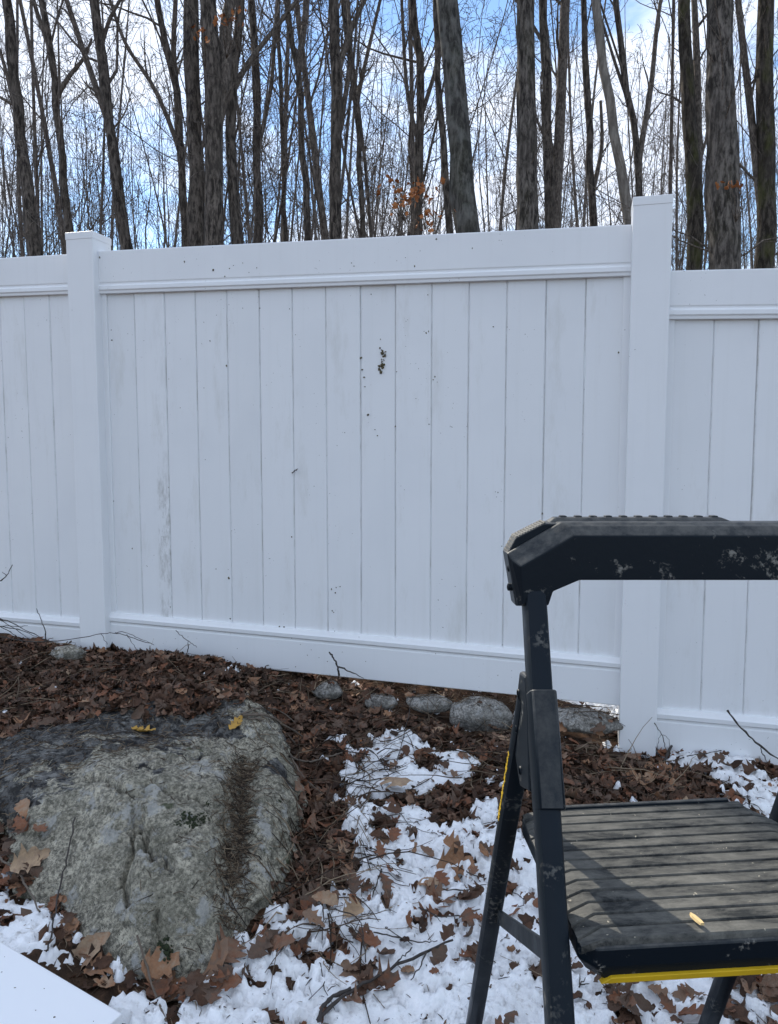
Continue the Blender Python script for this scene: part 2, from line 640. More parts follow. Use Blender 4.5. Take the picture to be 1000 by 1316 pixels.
def m_plastic():
    m, t, bs = mat('black_moulded_plastic')
    v = coords(t)
    n = noise(t, v, 16.0, 6, 0.7, 0.6)
    f = noise(t, v, 160.0, 3)
    k = math_(t, 'MULTIPLY', ramp(t, n, [(0.59, 0.0), (0.66, 1.0)]), ramp(t, f, [(0.48, 0.0), (0.6, 0.8)]))
    col = mixc(t, k, (0.004, 0.0088, 0.0145), (0.26, 0.255, 0.23))
    # dust on faces that look up, doubling as sunlight painted into their colour
    g_ = N(t, 'ShaderNodeNewGeometry')
    sx = N(t, 'ShaderNodeSeparateXYZ')
    L(t, g_.outputs['Normal'], sx.inputs[0])
    dust_lit = math_(t, 'MULTIPLY', ramp(t, sx.outputs[2], [(0.25, 0.0), (0.6, 0.75)]), ramp(t, noise(t, v, 45.0, 5, 0.7), [(0.35, 0.25), (0.62, 1.0)]))
    col = mixc(t, dust_lit, col, (0.11, 0.108, 0.098))
    L(t, col, bs.inputs['Base Color'])
    bs.inputs['Roughness'].default_value = 0.42
    bs.inputs['Specular IOR Level'].default_value = 0.2
    bump(t, bs, f, 0.12, 0.002)
    return m


M['plastic'] = m_plastic()


def m_tread():
    m, t, bs = mat('muddy_tread')
    n = noise(t, coords(t, scale=(1, 3.0, 1)), 11.0, 9, 0.75, 0.3)
    col = ramp(t, n, [(0.40, (0.014, 0.016, 0.016)), (0.47, (0.060, 0.060, 0.054)), (0.58, (0.115, 0.112, 0.098)), (0.74, (0.18, 0.175, 0.155))])
    sp = noise(t, coords(t), 130.0, 2)
    col = mixc(t, ramp(t, sp, [(0.72, 0.0), (0.75, 0.9)]), col, (0.34, 0.31, 0.24))
    L(t, col, bs.inputs['Base Color'])
    bs.inputs['Roughness'].default_value = 0.6
    bs.inputs['Specular IOR Level'].default_value = 0.3
    bump(t, bs, n, 0.25, 0.003)
    return m


M['tread'] = m_tread()


def m_plain(name, col, rough=0.6, var=0.25, sc=40.0):
    m, t, bs = mat(name)
    n = noise(t, coords(t), sc, 4)
    c = mixc(t, ramp(t, n, [(0.35, 0.0), (0.7, 1.0)]), tuple(x * (1 - var) for x in col), col)
    L(t, c, bs.inputs['Base Color'])
    bs.inputs['Roughness'].default_value = rough
    return m


M['yellow'] = m_plain('yellow_plastic', (0.72, 0.46, 0.015), 0.5, 0.18, 25)
M['rubber'] = m_plain('black_rubber', (0.02, 0.02, 0.02), 0.9)
M['woodchip'] = m_plain('fresh_wood', (0.72, 0.52, 0.24), 0.8, 0.2)
M['mud'] = m_plain('dried_mud', (0.13, 0.105, 0.050), 0.95, 0.5, 200)
M['moss'] = m_plain('dark_moss', (0.030, 0.040, 0.014), 1.0, 0.6, 300)
M['stick'] = m_plain('wet_stick', (0.050, 0.040, 0.034), 0.7, 0.5, 60)
M['stick_tan'] = m_plain('dry_stick', (0.16, 0.125, 0.095), 0.85, 0.4, 60)

# ------------------------------------------------------------------ ground
LINE = [(-120, 806), (0, 816), (105, 829), (200, 838), (350, 862), (450, 884), (560, 897), (640, 908), (720, 928),
        (795, 950), (840, 962), (1000, 986), (1120, 1002)]
pts = np.array([onF(*p) for p in LINE])
GX, GZ = pts[:, 0], pts[:, 2]


def fence_y(x):
    return FA[1] + (x - FA[0]) * FD[1] / FD[0]


def gbase(x, y):
    x, y = np.asarray(x, float), np.asarray(y, float)
    zf = np.interp(x, GX, GZ)
    zn = np.interp(x, [-3, -1.2, -0.6, 0, 0.6, 3], [0.30, 0.11, 0.045, 0.0, -0.02, -0.05])
    t = (y - 1.5) / np.maximum(fence_y(np.clip(x, -3, 3)) - 1.5, 0.5)
    z = zn + (zf - zn) * np.clip(t, -0.15, 1.0)
    # the wood beyond climbs slowly
    back = np.maximum(y - fence_y(np.clip(x, -3, 3)), 0)
    z = z + 0.02 * np.minimum(back, 3) + 0.115 * np.clip(back - 2.5, 0, 60) + 0.03 * np.clip(back - 62.5, 0, 400)
    return z


def ground_z(x, y):
    x, y = np.asarray(x, float), np.asarray(y, float)
    d = np.hypot(x, y - 2.2)
    amp = 1.0
    z = gbase(x, y)
    z = z + (fbm(x * 3.1, y * 3.1, 4, 3) - 0.5) * 0.07 * amp
    z = z + (fbm(x * 17, y * 17, 3, 9) - 0.5) * 0.022
    z = z + (fbm(x * 0.12, y * 0.12, 3, 31) - 0.5) * 1.2 * sstep(8, 30, d)
    # shallow hollow under the middle panel, heap of leaves behind the boulder
    z = z - 0.075 * np.exp(-((x - 0.30) / 0.42) ** 2 - ((y - fence_y(x) - 0.03) / 0.19) ** 2)
    z = z + 0.05 * np.exp(-((x + 0.95) / 0.30) ** 2 - ((y - 3.22) / 0.16) ** 2)
    z = z + 0.03 * np.exp(-((x + 0.30) / 0.35) ** 2 - ((y - 2.75) / 0.22) ** 2)
    return z


def graded(lo, hi, step, far, n):
    mid = np.arange(lo, hi + step / 2, step)
    g = np.geomspace(step * 1.3, far, n)
    return np.concatenate([lo - g[::-1], mid, hi + g])


xs = graded(-2.3, 1.9, 0.0165, 900, 46)
ys = graded(0.6, 4.3, 0.0165, 900, 46)
X, Y = np.meshgrid(xs, ys)
Zg = ground_z(X, Y)
Vg = np.stack([X, Y, Zg], -1).reshape(-1, 3)
nx, ny = len(xs), len(ys)
ii = (np.arange(ny - 1)[:, None] * nx + np.arange(nx - 1)[None, :]).ravel()
Fg = np.stack([ii, ii + 1, ii + nx + 1, ii + nx], -1)
ground = link('ground', mesh_np('ground', Vg, Fg), M['ground'])
tag(ground, kind='structure')

# ------------------------------------------------------------------ snow lying in patches
SNOW = [(520, 1250, .26, 1.2), (630, 1190, .20, 1.3), (560, 1130, .13, 1.0), (680, 1290, .30, 1.3), (440, 1230, .15, .9), (340, 1280, .13, 1.0),
        (430, 1300, .2, 1.1), (500, 1010, .13, 1.15), (462, 985, .10, 1.25), (600, 975, .08, 1.1), (520, 957, .11, 1.2), (455, 1055, .07, 1.0), (560, 1000, .06, .9), (440, 955, .07, 1.0), (470, 1095, .08, .9), (520, 1065, .07, .9), (425, 1030, .05, .8), (480, 1140, .1, .9), (640, 960, .05, .8),
        (590, 1085, .09, .9), (650, 1120, .14, 1.0), (20, 1190, .10, .9), (80, 1215, .09, .8), (-40, 1170, .15, 1), (0, 925, .05, 1.0), (900, 975, .13, 1.1),
        (965, 1010, .12, 1.1), (870, 962, .10, 1.1), (990, 960, .12, 1.0), (1010, 1040, .14, 1.1), (930, 1250, .10, .9),
        (790, 1275, .13, 1.0), (980, 1290, .15, .8), (850, 1310, .10, .9), (655, 1008, .06, 1.1), (740, 1040, .06, .6),
        (760, 1150, .12, .9), (900, 1150, .12, .8), (700, 1180, .1, 1.0), (415, 1110, .04, .8), (392, 1190, .06, 1.0), (445, 1165, .06, .9), (300, 1300, .1, 1.0),
        (560, 1330, .3, 1.1), (430, 880, .03, .7), (395, 915, .03, .6), (820, 1330, .2, .8), (160, 1312, .1, .9), (620, 1050, .06, .6)]
SB = []
for px, py, r_, k in SNOW:
    p = onZ(px, py, 0.03)
    for _ in range(3):
        p = onZ(px, py, float(gbase(p[0], p[1])))
    SB.append((p[0], p[1], r_, k))


def snow_score(x, y):
    s = 0
    for bx, by, r_, k in SB:
        s = s + k * np.exp(-((x - bx) ** 2 + ((y - by) * 0.9) ** 2) / r_ ** 2)
    s = np.minimum(s, 1.12)
    behind = sstep(0.10, 0.4, y - fence_y(x))
    s = np.maximum(s, behind * 0.75)
    return (s + (fbm(x * 9, y * 9, 4, 51, 0.6) - 0.5) * 1.5 + (fbm(x * 26, y * 26, 4, 57, 0.65) - 0.5) * 2.1
            - 0.57 - 1.1 * np.exp(-((x + .20) / .085) ** 2 - ((y - 2.1) / .34) ** 2))


sx_ = np.arange(-1.9, 1.75, 0.0068)
sy_ = np.arange(1.15, 4.25, 0.0068)
X, Y = np.meshgrid(sx_, sy_)
sc_ = snow_score(X, Y)
wx, wy = X + (fbm(X * 14, Y * 14, 2, 71) - 0.5) * 0.05, Y + (fbm(X * 14, Y * 14, 2, 73) - 0.5) * 0.05
lump = np.clip(1 - worley(wx * 17, wy * 17, 4) * 1.15, 0, 1) ** 0.6
lump2 = np.clip(1 - worley(wx * 41, wy * 41, 8) * 1.1, 0, 1) ** 0.7
th = np.clip(sc_, 0, 0.5) * 2
lumpy = np.clip(1.35 - sc_, 0.28, 1.0) * (0.45 + 0.75 * sstep(.35, .65, fbm(X * 3, Y * 3, 2, 14)))
Hs = sstep(0, 1, th * 1.15) * (0.009 + 0.024 * lump * lumpy + 0.013 * lump2 * lumpy) + (fbm(X * 60, Y * 60, 3, 91, .7) - 0.5) * 0.013 - 0.006
Zs = gbase(X, Y) * 0 + ground_z(X, Y) + Hs
keep = (sc_ > 0.0)
kf = keep[:-1, :-1] | keep[1:, 1:] | keep[:-1, 1:] | keep[1:, :-1]
nx = len(sx_)
ii = (np.arange(len(sy_) - 1)[:, None] * nx + np.arange(nx - 1)[None, :])[kf]
F = np.stack([ii, ii + 1, ii + nx + 1, ii + nx], -1)
used, inv = np.unique(F, return_inverse=True)
Vs = np.stack([X, Y, Zs], -1).reshape(-1, 3)[used]
snow = link('snow', mesh_np('snow', Vs, inv.reshape(F.shape), True, np.clip(sc_.ravel()[used] / .42 + (fbm(Vs[:, 0] * 60, Vs[:, 1] * 60, 3, 12) - .5) * .5, 0, 1)), M['snow'])
tag(snow, 'patches of old crumbly snow on the leafy ground', 'snow', kind='stuff')

# ------------------------------------------------------------------ boulder
FOOT = np.array([(-.46, 1.60), (-.36, 1.69), (-.295, 1.86), (-.265, 2.1), (-.275, 2.36), (-.37, 2.62), (-.62, 2.80), (-.98, 2.82), (-1.35, 2.70), (-1.55, 2.5),
                 (-1.42, 2.3), (-1.06, 2.06), (-.80, 1.80), (-.60, 1.63)])
BC = np.array((-.74, 2.25))
ang = np.arctan2(FOOT[:, 1] - BC[1], FOOT[:, 0] - BC[0])
rad = np.hypot(FOOT[:, 1] - BC[1], FOOT[:, 0] - BC[0])
o_ = np.argsort(ang)
na, nr = 640, 190
aa = np.linspace(-np.pi, np.pi, na, endpoint=False)
ra = np.interp(aa, ang[o_], rad[o_], period=2 * np.pi)
ra = np.convolve(np.concatenate([ra[-10:], ra, ra[:10]]), np.ones(21) / 21, 'valid')
ra = ra * (1 + .05 * (fbm(np.cos(aa) * 3 + 5, np.sin(aa) * 3, 3, 44) - .5))
u = np.linspace(0, 1, nr)
rr_ = np.sin(u * np.pi / 2) ** 0.85
A, U = np.meshgrid(aa, rr_)
RA = np.broadcast_to(ra, A.shape)
bx = BC[0] + np.cos(A) * U * RA
by = BC[1] + np.sin(A) * U * RA


def btop(x, y):
    prof = np.interp(y, [1.55, 1.66, 1.78, 2.02, 2.35, 2.62, 2.9], [.05, .175, .262, .322, .362, .378, .372])
    return prof + 0.02 * (x + 0.7) - 0.55 * np.maximum(np.abs(x + .72) - .20, 0) ** 2


edge = np.clip(1 - U ** 7, 0, 1) ** 0.44
gz = gbase(bx, by)
top = btop(bx, by)
bz = (gz - 0.10) + (top - gz + 0.10) * edge
# cleft between the main block and the right shoulder; the shoulder stands lower
cx = np.interp(by, [1.6, 1.85, 2.1, 2.4, 2.6], [-.365, -.395, -.425, -.45, -.49]) + (fbm(by * 9, by * 0, 3, 5) - .5) * 0.05
wd = 0.034 + 0.022 * fbm(by * 6, bx * 0, 2, 8)
cl = np.exp(-((bx - cx) / wd) ** 2) * sstep(1.62, 1.78, by) * (1 - sstep(2.25, 2.5, by))
bz = bz - 0.072 * cl
bz = bz - 0.028 * sstep(0, 0.05, bx - cx) * (1 - sstep(2.2, 2.6, by))
# lower shelf on the outer front: the face steps back along a crack
shelf = sstep(0.0, .05, (-.60 + .10 * (fbm(bx * 8, by * 8, 2, 19) - .5)) - bx) * (1 - sstep(1.80, 1.98, by + .25 * (bx + .75)))
bz = bz - 0.055 * shelf * edge
rg_ = np.random.default_rng(12)
for _ in range(5):                                   # planed facets
    fx, fy = rg_.uniform(-1.2, -.3), rg_.uniform(1.65, 2.6)
    sl_ = rg_.normal(0, .35, 2)
    wgt = np.exp(-(((bx - fx) / .22) ** 2 + ((by - fy) / .2) ** 2))
    bz = bz + wgt * edge * np.clip(sl_[0] * (bx - fx) + sl_[1] * (by - fy), -.035, .02)
rid = 1 - np.abs(2 * fbm(bx * 4.2 + 3, by * 4.2, 4, 46, .55) - 1)
bz = bz - 0.016 * sstep(.88, 1.0, rid) * edge      # creases where the stone has split along joints
# weathered relief and the fine cracks on the front
bz = bz + (fbm(bx * 3.0, by * 3.0, 2, 15) - .5) * 0.07 * edge
bz = bz + (fbm(bx * 11, by * 11, 4, 25, .6) - .5) * 0.026 * edge + (fbm(bx * 45, by * 45, 3, 27, .6) - .5) * 0.012


def seg_d(x, y, a, b):
    ax, ay = a
    dx, dy = b[0] - ax, b[1] - ay
    t = np.clip(((x - ax) * dx + (y - ay) * dy) / (dx * dx + dy * dy), 0, 1)
    return np.hypot(x - ax - t * dx, y - ay - t * dy)


jx, jy = bx + (fbm(bx * 25, by * 25, 3, 33) - .5) * .05, by + (fbm(bx * 25, by * 25, 3, 35) - .5) * .05
cracks = [((-.665, 1.93), (-.625, 1.74)), ((-.655, 1.90), (-.53, 1.78)), ((-.55, 1.71), (-.53, 1.62)), ((-.45, 1.95), (-.66, 2.02)), ((-.85, 2.1), (-.66, 1.98))]
for k, (a, b) in enumerate(cracks):
    bz = bz - (0.045 if k < 3 else 0.020) * np.exp(-(seg_d(jx, jy, a, b) / 0.0085) ** 2)
# scatter in plan where it is steep so that the flank is not a smooth curtain
fl = sstep(0.80, 1.0, U)
bx = bx + np.cos(A) * (fbm(A * 5 + 9, bz * 14, 4, 61, .6) - .5) * 0.09 * fl
by = by + np.sin(A) * (fbm(A * 5 + 9, bz * 14, 4, 61, .6) - .5) * 0.09 * fl
BV = np.stack([bx, by, bz], -1).reshape(-1, 3)
q = np.arange(na)
BF = np.concatenate([np.stack([k * na + q, (k + 1) * na + q, (k + 1) * na + (q + 1) % na, k * na + (q + 1) % na], -1) for k in range(nr - 1)])
broot = Vector((-.74, 2.25, 0.1))
me_b = mesh_np('boulder', BV - np.array(broot), BF)
boulder = link('boulder', me_b, M['boulder'], loc=broot)
tag(boulder, 'big grey granite boulder with a cleft and dark crust on top', 'boulder')


# ------------------------------------------------------------------ loose stones
def ico(n):
    import bmesh
    bm = bmesh.new()
    bmesh.ops.create_icosphere(bm, subdivisions=n, radius=1)
    bm.verts.ensure_lookup_table()
    V = np.array([v.co[:] for v in bm.verts])
    F = np.array([[v.index for v in f.verts] for f in bm.faces])
    bm.free()
    return V, F


ICO4, ICO2, ICO1 = ico(4), ico(2), ico(1)


def n3(V, s, seed):
    return (fbm(V[:, 0] * s + 7 + V[:, 2] * s * .6, V[:, 1] * s - V[:, 2] * s * .7 + 3, 4, seed) - .5)


def stone(c, size, seed, label, m='stone', rz=0.0, flat=1.0):
    V, F = ICO4
    V = V.copy()
    d = 1 + 0.45 * n3(V, 1.4, seed)[:, None] + 0.14 * n3(V, 5, seed + 3)[:, None]
    # a few flat facets, as on broken granite
    rg = np.random.default_rng(seed)
    for _ in range(7):
        nn = rg.normal(size=3)
        nn /= np.linalg.norm(nn)
        hgt = rg.uniform(.72, .92)
        dd = V @ nn
        d = np.where(dd[:, None] * d > hgt, np.minimum(d, hgt / np.maximum(dd[:, None], .05) * 1.0), d)
    V = V * d * np.array(size)
    ca, sa = math.cos(rz), math.sin(rz)
    V = np.stack([V[:, 0] * ca - V[:, 1] * sa, V[:, 0] * sa + V[:, 1] * ca, V[:, 2]], -1)
    o = link('stone', mesh_np('stone', V, F), M[m], loc=tuple(c))
    tag(o, label, 'stone')
    return o


FCA = math.atan2(FD[1], FD[0])


def front(px, py, d):
    """point seen at the pixel, d metres in front of the fence plane"""
    return onF(px, py, FA + FN * d)


STONES = []
for px, py, d, size, lab, mt in (
        (617, 920, .06, (.135, .09, .078), 'largest rounded grey stone wedged under the fence beside the stepladder leg', 'stone'),
        (553, 903, .05, (.095, .065, .036), 'flat grey stone under the fence touching the largest stone', 'stone'),
        (745, 926, .06, (.165, .075, .042), 'long flat stone under the fence between stepladder and tall post', 'stone'),
        (422, 887, .07, (.070, .055, .038), 'small grey stone under the fence beside the forked black twig', 'stone'),
        (490, 903, .10, (.068, .05, .040), 'small dark stone half buried in leaves under middle panel', 'stone'),
        (88, 840, .14, (.085, .06, .045), 'pale rounded stone at the foot of the shorter post', 'stone_pale')):
    STONES.append(stone(front(px, py, d), size, int(px), lab, mt, FCA + .1))

# ------------------------------------------------------------------ fence
PW = 0.137


def picket_mesh(w_, h, name):
    x, b = w_ / 2 - 0.0002, 0.0042
    prof = [(-x, .011), (-x, -.0062), (-x + b, -.011), (x - b, -.011), (x, -.0062), (x, .011)]
    v = [(a, c, z) for z in (0, h) for a, c in prof]
    f = [(i, (i + 1) % 6, 6 + (i + 1) % 6, 6 + i) for i in range(6)] + [tuple(range(6))[::-1], tuple(range(6, 12))]
    me = bpy.data.meshes.new(name)
    me.from_pydata(v, [], f)
    me.update()
    return me


def rail_profile(h, top):
    """(y, z) outline, z from 0 to h; bead towards the pickets: at the bottom of a top rail, at the top of a bottom rail"""
    half = [(-.028, h), (-.030, h - .003), (-.030, .050), (-.0265, .046), (-.0265, .039), (-.036, .032), (-.037, .016), (-.0325, .011), (-.031, .0)]
    if not top:
        half = [(y, h - z) for y, z in half][::-1]
        half[0] = (-.0240, h + .003)
    back = [(-y, z) for y, z in half[::-1]]
    return half + back


def fence_panel(label, a, d, s0, s1, zt0, zt1, zb0, zb1, n, rail_h, stained=(), first=1.0):
    """a, d: plan line; runs from s0 to s1 along d; rail top z and rail bottom z at both ends"""
    p = a + d * s0
    root = empty('privacy_fence', (p[0], p[1], zb0), math.atan2(d[1], d[0]))
    Lg = s1 - s0
    st, sb = (zt1 - zt0) / Lg, (zb1 - zb0) / Lg
    for nm, z0, sl, top in (('top_rail', zt0 - rail_h, st, True), ('bottom_rail', zb0, sb, False)):
        pr = rail_profile(rail_h, top)
        mb = MB()
        mb.loft([[(x, y, z0 - zb0 + sl * x + z) for y, z in pr] for x in (0.001, Lg - .001)])
        o = mb.build(nm, M['vinyl'], root, bevel=0.0012, loc=(0, 0, 0))
    for x0 in (0.001, Lg - .029):
        mb = MB()
        mb.box((x0, -.0185, rail_h + sb * (x0 + .014) - .03), (x0 + .028, .0185, zt0 - zb0 - rail_h + st * (x0 + .014) + .03))
        mb.build('side_channel', M['vinyl'], root, bevel=0.002, loc=(0, 0, 0))
    w_ = (Lg - .03) / (n - 1 + first)
    hh = (zt0 - zb0) - rail_h * 2 + 0.06
    me = picket_mesh(w_, hh, 'picket')
    me.materials.append(M['picket'])
    rgp = random.Random(int(s0 * 100) + n)
    x = 0.015
    for k in range(n):
        ww = w_ * (first if k == 0 else 1)
        if k in stained:
            m2 = me.copy()
            m2.materials[0] = M['vinyl_stained']
        else:
            m2 = me
        o = link('picket', m2, None, root, (x + ww / 2, 0, rail_h - .03 + sb * (x + ww / 2)))
        o.rotation_euler = (rgp.gauss(0, .0008), 0, rgp.gauss(0, .006))
        if k == 0 and first != 1.0:
            o.scale = (first, 1, 1)
        x += ww
    tag(root, label, 'fence panel', 'white vinyl fence panels')
    return root


def s_of(p, a=FA, d=FD):
    return float((p[:2] - a) @ d)


RP = FA + FN * 0.030                                # plan line of the rails' front face
# right tall post and left post: centres on the fence line
rp_l, rp_r = onF(806, 600, FA + FN * PW / 2), onF(853, 600, FA + FN * PW / 2)
s_rp = (s_of(rp_l) + s_of(rp_r)) / 2
lp_f0, lp_f1 = onF(95, 560, FA + FN * PW / 2), onF(125.5, 560, FA + FN * PW / 2)
s_lp = (s_of(lp_f0) + s_of(lp_f1)) / 2


def post(label, s, px, ytop, ybase, rz=FCA):
    c = FA + FD * s
    zt = onF(px, ytop, FA + FN * PW / 2)[2]
    zb = onF(px, ybase, FA + FN * PW / 2)[2]
    root = empty('fence_post', (c[0], c[1], zb - .12), rz)
    h = zt - zb + .12
    mb = MB()
    mb.box((-PW / 2, -PW / 2, 0), (PW / 2, PW / 2, h - .030))
    mb.build('post_sleeve', M['vinyl'], root, bevel=.004, loc=(0, 0, 0))
    mb = MB()
    e = PW / 2 + .0016
    mb.loft([[(-e, -e, h - .034), (e, -e, h - .034), (e, e, h - .034), (-e, e, h - .034)],
             [(-e, -e, h - .003), (e, -e, h - .003), (e, e, h - .003), (-e, e, h - .003)],
             [(-e + .01, -e + .01, h), (e - .01, -e + .01, h), (e - .01, e - .01, h), (-e + .01, e - .01, h)]])
    mb.build('post_cap', M['vinyl'], root, bevel=.002, loc=(0, 0, 0))
    tag(root, label, 'fence post', 'white vinyl fence posts')
    return root


post('tall white square fence post standing above the middle panel behind the stepladder', s_rp, 843, 250, 958)
post('shorter white square fence post behind the boulder', s_lp, 102, 297, 822)


def zline(px, py):
    return onF(px, py, RP)


def ends(p0, p1, s0, s1, a=RP, d=FD):
    """line through two pixels on the rail face, evaluated at s0 and s1"""
    q0, q1 = onF(*p0, a), onF(*p1, a)
    t0, t1 = s_of(q0), s_of(q1)
    k = (q1[2] - q0[2]) / (t1 - t0)
    return q0[2] + k * (s0 - t0), q0[2] + k * (s1 - t0)


sA, sB = s_lp + PW / 2 - .004, s_rp - PW / 2 + .004
tz = ends((137, 322), (817, 288), sA, sB)
bz_ = ends((400, 866), (794, 907), sA, sB)
mid = fence_panel('wide white vinyl fence panel with dirt splashes between the two posts', FA, FD, sA, sB, tz[0], tz[1],
                  bz_[0], bz_[1], 15, .186, stained=(1,))
# right panel
s2a, s2b = s_rp + PW / 2 - .004, s_rp + 2.36
tz = ends((866, 347.5), (1000, 344.5), s2a, s2b)
bz2 = ends((840, 968), (995, 984), s2a, s2b)
fence_panel('white vinyl fence panel set lower, on the far side of the tall post', FA, FD, s2a, s2b, tz[0], tz[0] + (tz[1] - tz[0]), bz2[0], bz2[1], 15, .176)
# left panel swings a little away
th_l = FCA - R(6)
LD = np.array((math.cos(th_l), math.sin(th_l)))
LC = FA + FD * s_lp
LN = np.array((LD[1], -LD[0]))
s3b = -PW / 2 + .006
s3a = s3b - 2.30


def lend(p0, p1):
    q0, q1 = onF(*p0, LC + LN * .03, LN), onF(*p1, LC + LN * .03, LN)
    t0, t1 = float((q0[:2] - LC) @ LD), float((q1[:2] - LC) @ LD)
    k = (q1[2] - q0[2]) / (t1 - t0)
    return q0[2] + k * (s3a - t0), q0[2] + k * (s3b - t0)


tz = lend((0, 331.5), (87, 326.5))
b3 = lend((0, 833), (100, 843))
fence_panel('white vinyl fence panel running off beyond the shorter post', LC, LD, s3a, s3b, tz[0], tz[1], b3[0], b3[1], 15, .176)

# dirt thrown on the middle panel: small dried clots, one part of the panel
Rm = Matrix.Rotation(-FCA, 4, 'Z')


def clots(name, items, parent, mat_, seed):
    rg = np.random.default_rng(seed)
    parts = []
    for px, py, r_, dpt in items:
        p = onF(px, py, FA + FN * dpt)
        V, F = ICO1 if r_ < .005 else ICO2
        V = V * (1 + .8 * (rg.random((len(V), 1)) - .5)) * np.array((r_ * rg.uniform(.6, 1.3), .0022, r_ * rg.uniform(.7, 1.5)))
        q = Rm @ (Vector(p) - parent.location)
        parts.append((V + np.array(q), F))
    V, F = merge(parts)
    o = link(name, mesh_np(name, V, F), mat_, parent)
    o['kind'] = 'stuff'
    return o


rg = np.random.default_rng(5)
big = []
for k in range(34):
    t = k / 33
    cxp = 490 + 5 * math.sin(t * 5) + (9 if t > .55 else 0) * (t - .4)
    big.append((cxp + rg.normal() * 2.0, 449 + 30 * t + rg.normal() * 1.2, rg.uniform(.0024, .0062) * (1.0 if t < .35 or t > .6 else .5), .0118))
spots = [(464, 460, .006), (465.5, 475, .005), (468, 485, .005), (469, 497, .003), (473, 533, .005), (482, 552, .003), (485, 560, .003),
         (489, 436, .003), (522, 413, .004), (524, 411, .003), (548, 428, .005), (551, 426, .004), (545, 426, .003), (559, 484, .003), (562, 491, .003),
         (557, 488, .003), (380, 430, .002), (334, 396, .003), (477, 378, .003), (550, 379, .003), (634, 420, .003), (795, 453, .004), (697, 660, .004),
         (426, 757, .004), (432, 755, .004), (437, 754, .003), (431, 762, .003), (427, 785, .004), (429, 787, .003), (294, 743, .006), (296, 795, .004),
         (219, 780, .004), (170, 705, .004), (146, 644, .003), (144, 437, .004), (143, 424, .003), (133, 481, .005), (217, 487, .003), (291, 470, .004), (270, 438, .003), (372, 397, .003),
         (640, 633, .003), (645, 702, .003), (697, 728, .003), (508, 548, .003), (510, 478, .003), (600, 548, .002), (312, 366 + 30, .003), (375, 690, .003), (763, 844, .004), (359, 806, .007), (365, 806, .004)]
big += [(a, b, c * .8, .0118) for a, b, c in spots]
clots('dirt_splash', big, mid, M['mud'], 3)
rails = [(237, 336, .006), (274, 347, .006), (289, 355, .005), (295, 345, .004), (300, 341, .004), (312, 338, .003), (330, 344, .003), (452, 338, .004), (455, 342, .003), (533, 342, .007), (521, 331, .003), (561, 307, .005), (128, 331, .007),
         (590, 358, .003), (343, 361, .003), (320, 350, .003), (607, 319, .003), (380, 857, .004), (400, 835, .003), (395, 842, .004), (410, 845, .003), (440, 838, .003), (470, 850, .003), (375, 820, .003), (386, 828, .003), (421, 850, .003), (560, 840, .003), (640, 868, .003)]
clots('rail_specks', [(a, b, c * .6, .031) for a, b, c in rails], mid, M['mud'], 9)

# ------------------------------------------------------------------ white board lying at the photographer's feet
b1 = onZ(157, 1302, .095)
e1 = onZ(0, 1218, .095) - b1
e1 = e1 / np.linalg.norm(e1)
e2 = np.array((-e1[1], e1[0], 0))
if e2[1] > 0:
    e2 = -e2
mb = MB()
c0 = [b1, b1 + e1 * 1.4, b1 + e1 * 1.4 + e2 * .62, b1 + e2 * .62]
dn = np.array((0, 0, -.032))
tl = [np.array((0, 0, 0)), np.array((0, 0, .06)), np.array((0, 0, 0)), np.array((0, 0, -.06))]
mb.loft([[c + dn + t_ for c, t_ in zip(c0, tl)], [c + t_ for c, t_ in zip(c0, tl)]])
root = empty('white_board', tuple(b1 + dn))
mb.build('panel', M['board'], root, bevel=.003)
parts = []
rgs = np.random.default_rng(8)
for k in range(34):
    p = b1 + e1 * rgs.uniform(.02, .7) + e2 * rgs.uniform(.02, .3)
    p = p + np.array((0, 0, .06 * ((p - b1) @ e1) / 1.4 * (1 - ((p - b1) @ e2) / .62) - .06 * ((p - b1) @ e2) / .62 * (1 - ((p - b1) @ e1) / 1.4)))
    r_ = rgs.uniform(.0008, .0022) if k > 3 else .0038
    parts.append((ICO1[0] * np.array((r_ * rgs.uniform(.6, 2), r_, .0008)) * (1 + .6 * (rgs.random((len(ICO1[0]), 1)) - .5)) + p - np.array(root.location), ICO1[1]))
V, Fq = merge(parts)
link('dirt_specks', mesh_np('dirt_specks', V, Fq), M['mud'], root)['kind'] = 'stuff'
tag(root, 'bright white vinyl board lying flat at the snowy corner below the boulder', 'board')

# ------------------------------------------------------------------ stepladder
lad = empty('stepladder', (.40, 1.05, float(ground_z(.4, 1.05))))
tag(lad, 'black folding stepladder with ridged muddy tread and yellow front strip', 'stepladder')
XL, XR = .2, .612
ft_top = np.array((0, 1.050, 1.045))                # side-view line of the front legs
ft_dir = np.array((0, -.498, -1.0))


def fl(x, z):
    k = ft_top[2] - z
    return np.array((x, ft_top[1] - .498 * k, z))


def rl(x, z, flare=1):
    """rear leg line: from bracket (Y 1.045, z .905) to the ground at Y 1.5"""
    k = (.905 - z) / .905
    return np.array((x, 1.040 + .465 * k, z))


def z_at(line, py):
    """height at which the left leg's line passes the given pixel row"""
    zs_ = np.linspace(0, 1.0, 600)
    P = np.array([line(XL, z) for z in zs_])
    dz = CAM_H - P[:, 2]
    row = 658 + FPX * (dz * CP - P[:, 1] * SP) / (P[:, 1] * CP + dz * SP)
    return float(zs_[np.argmin(np.abs(row - py))])


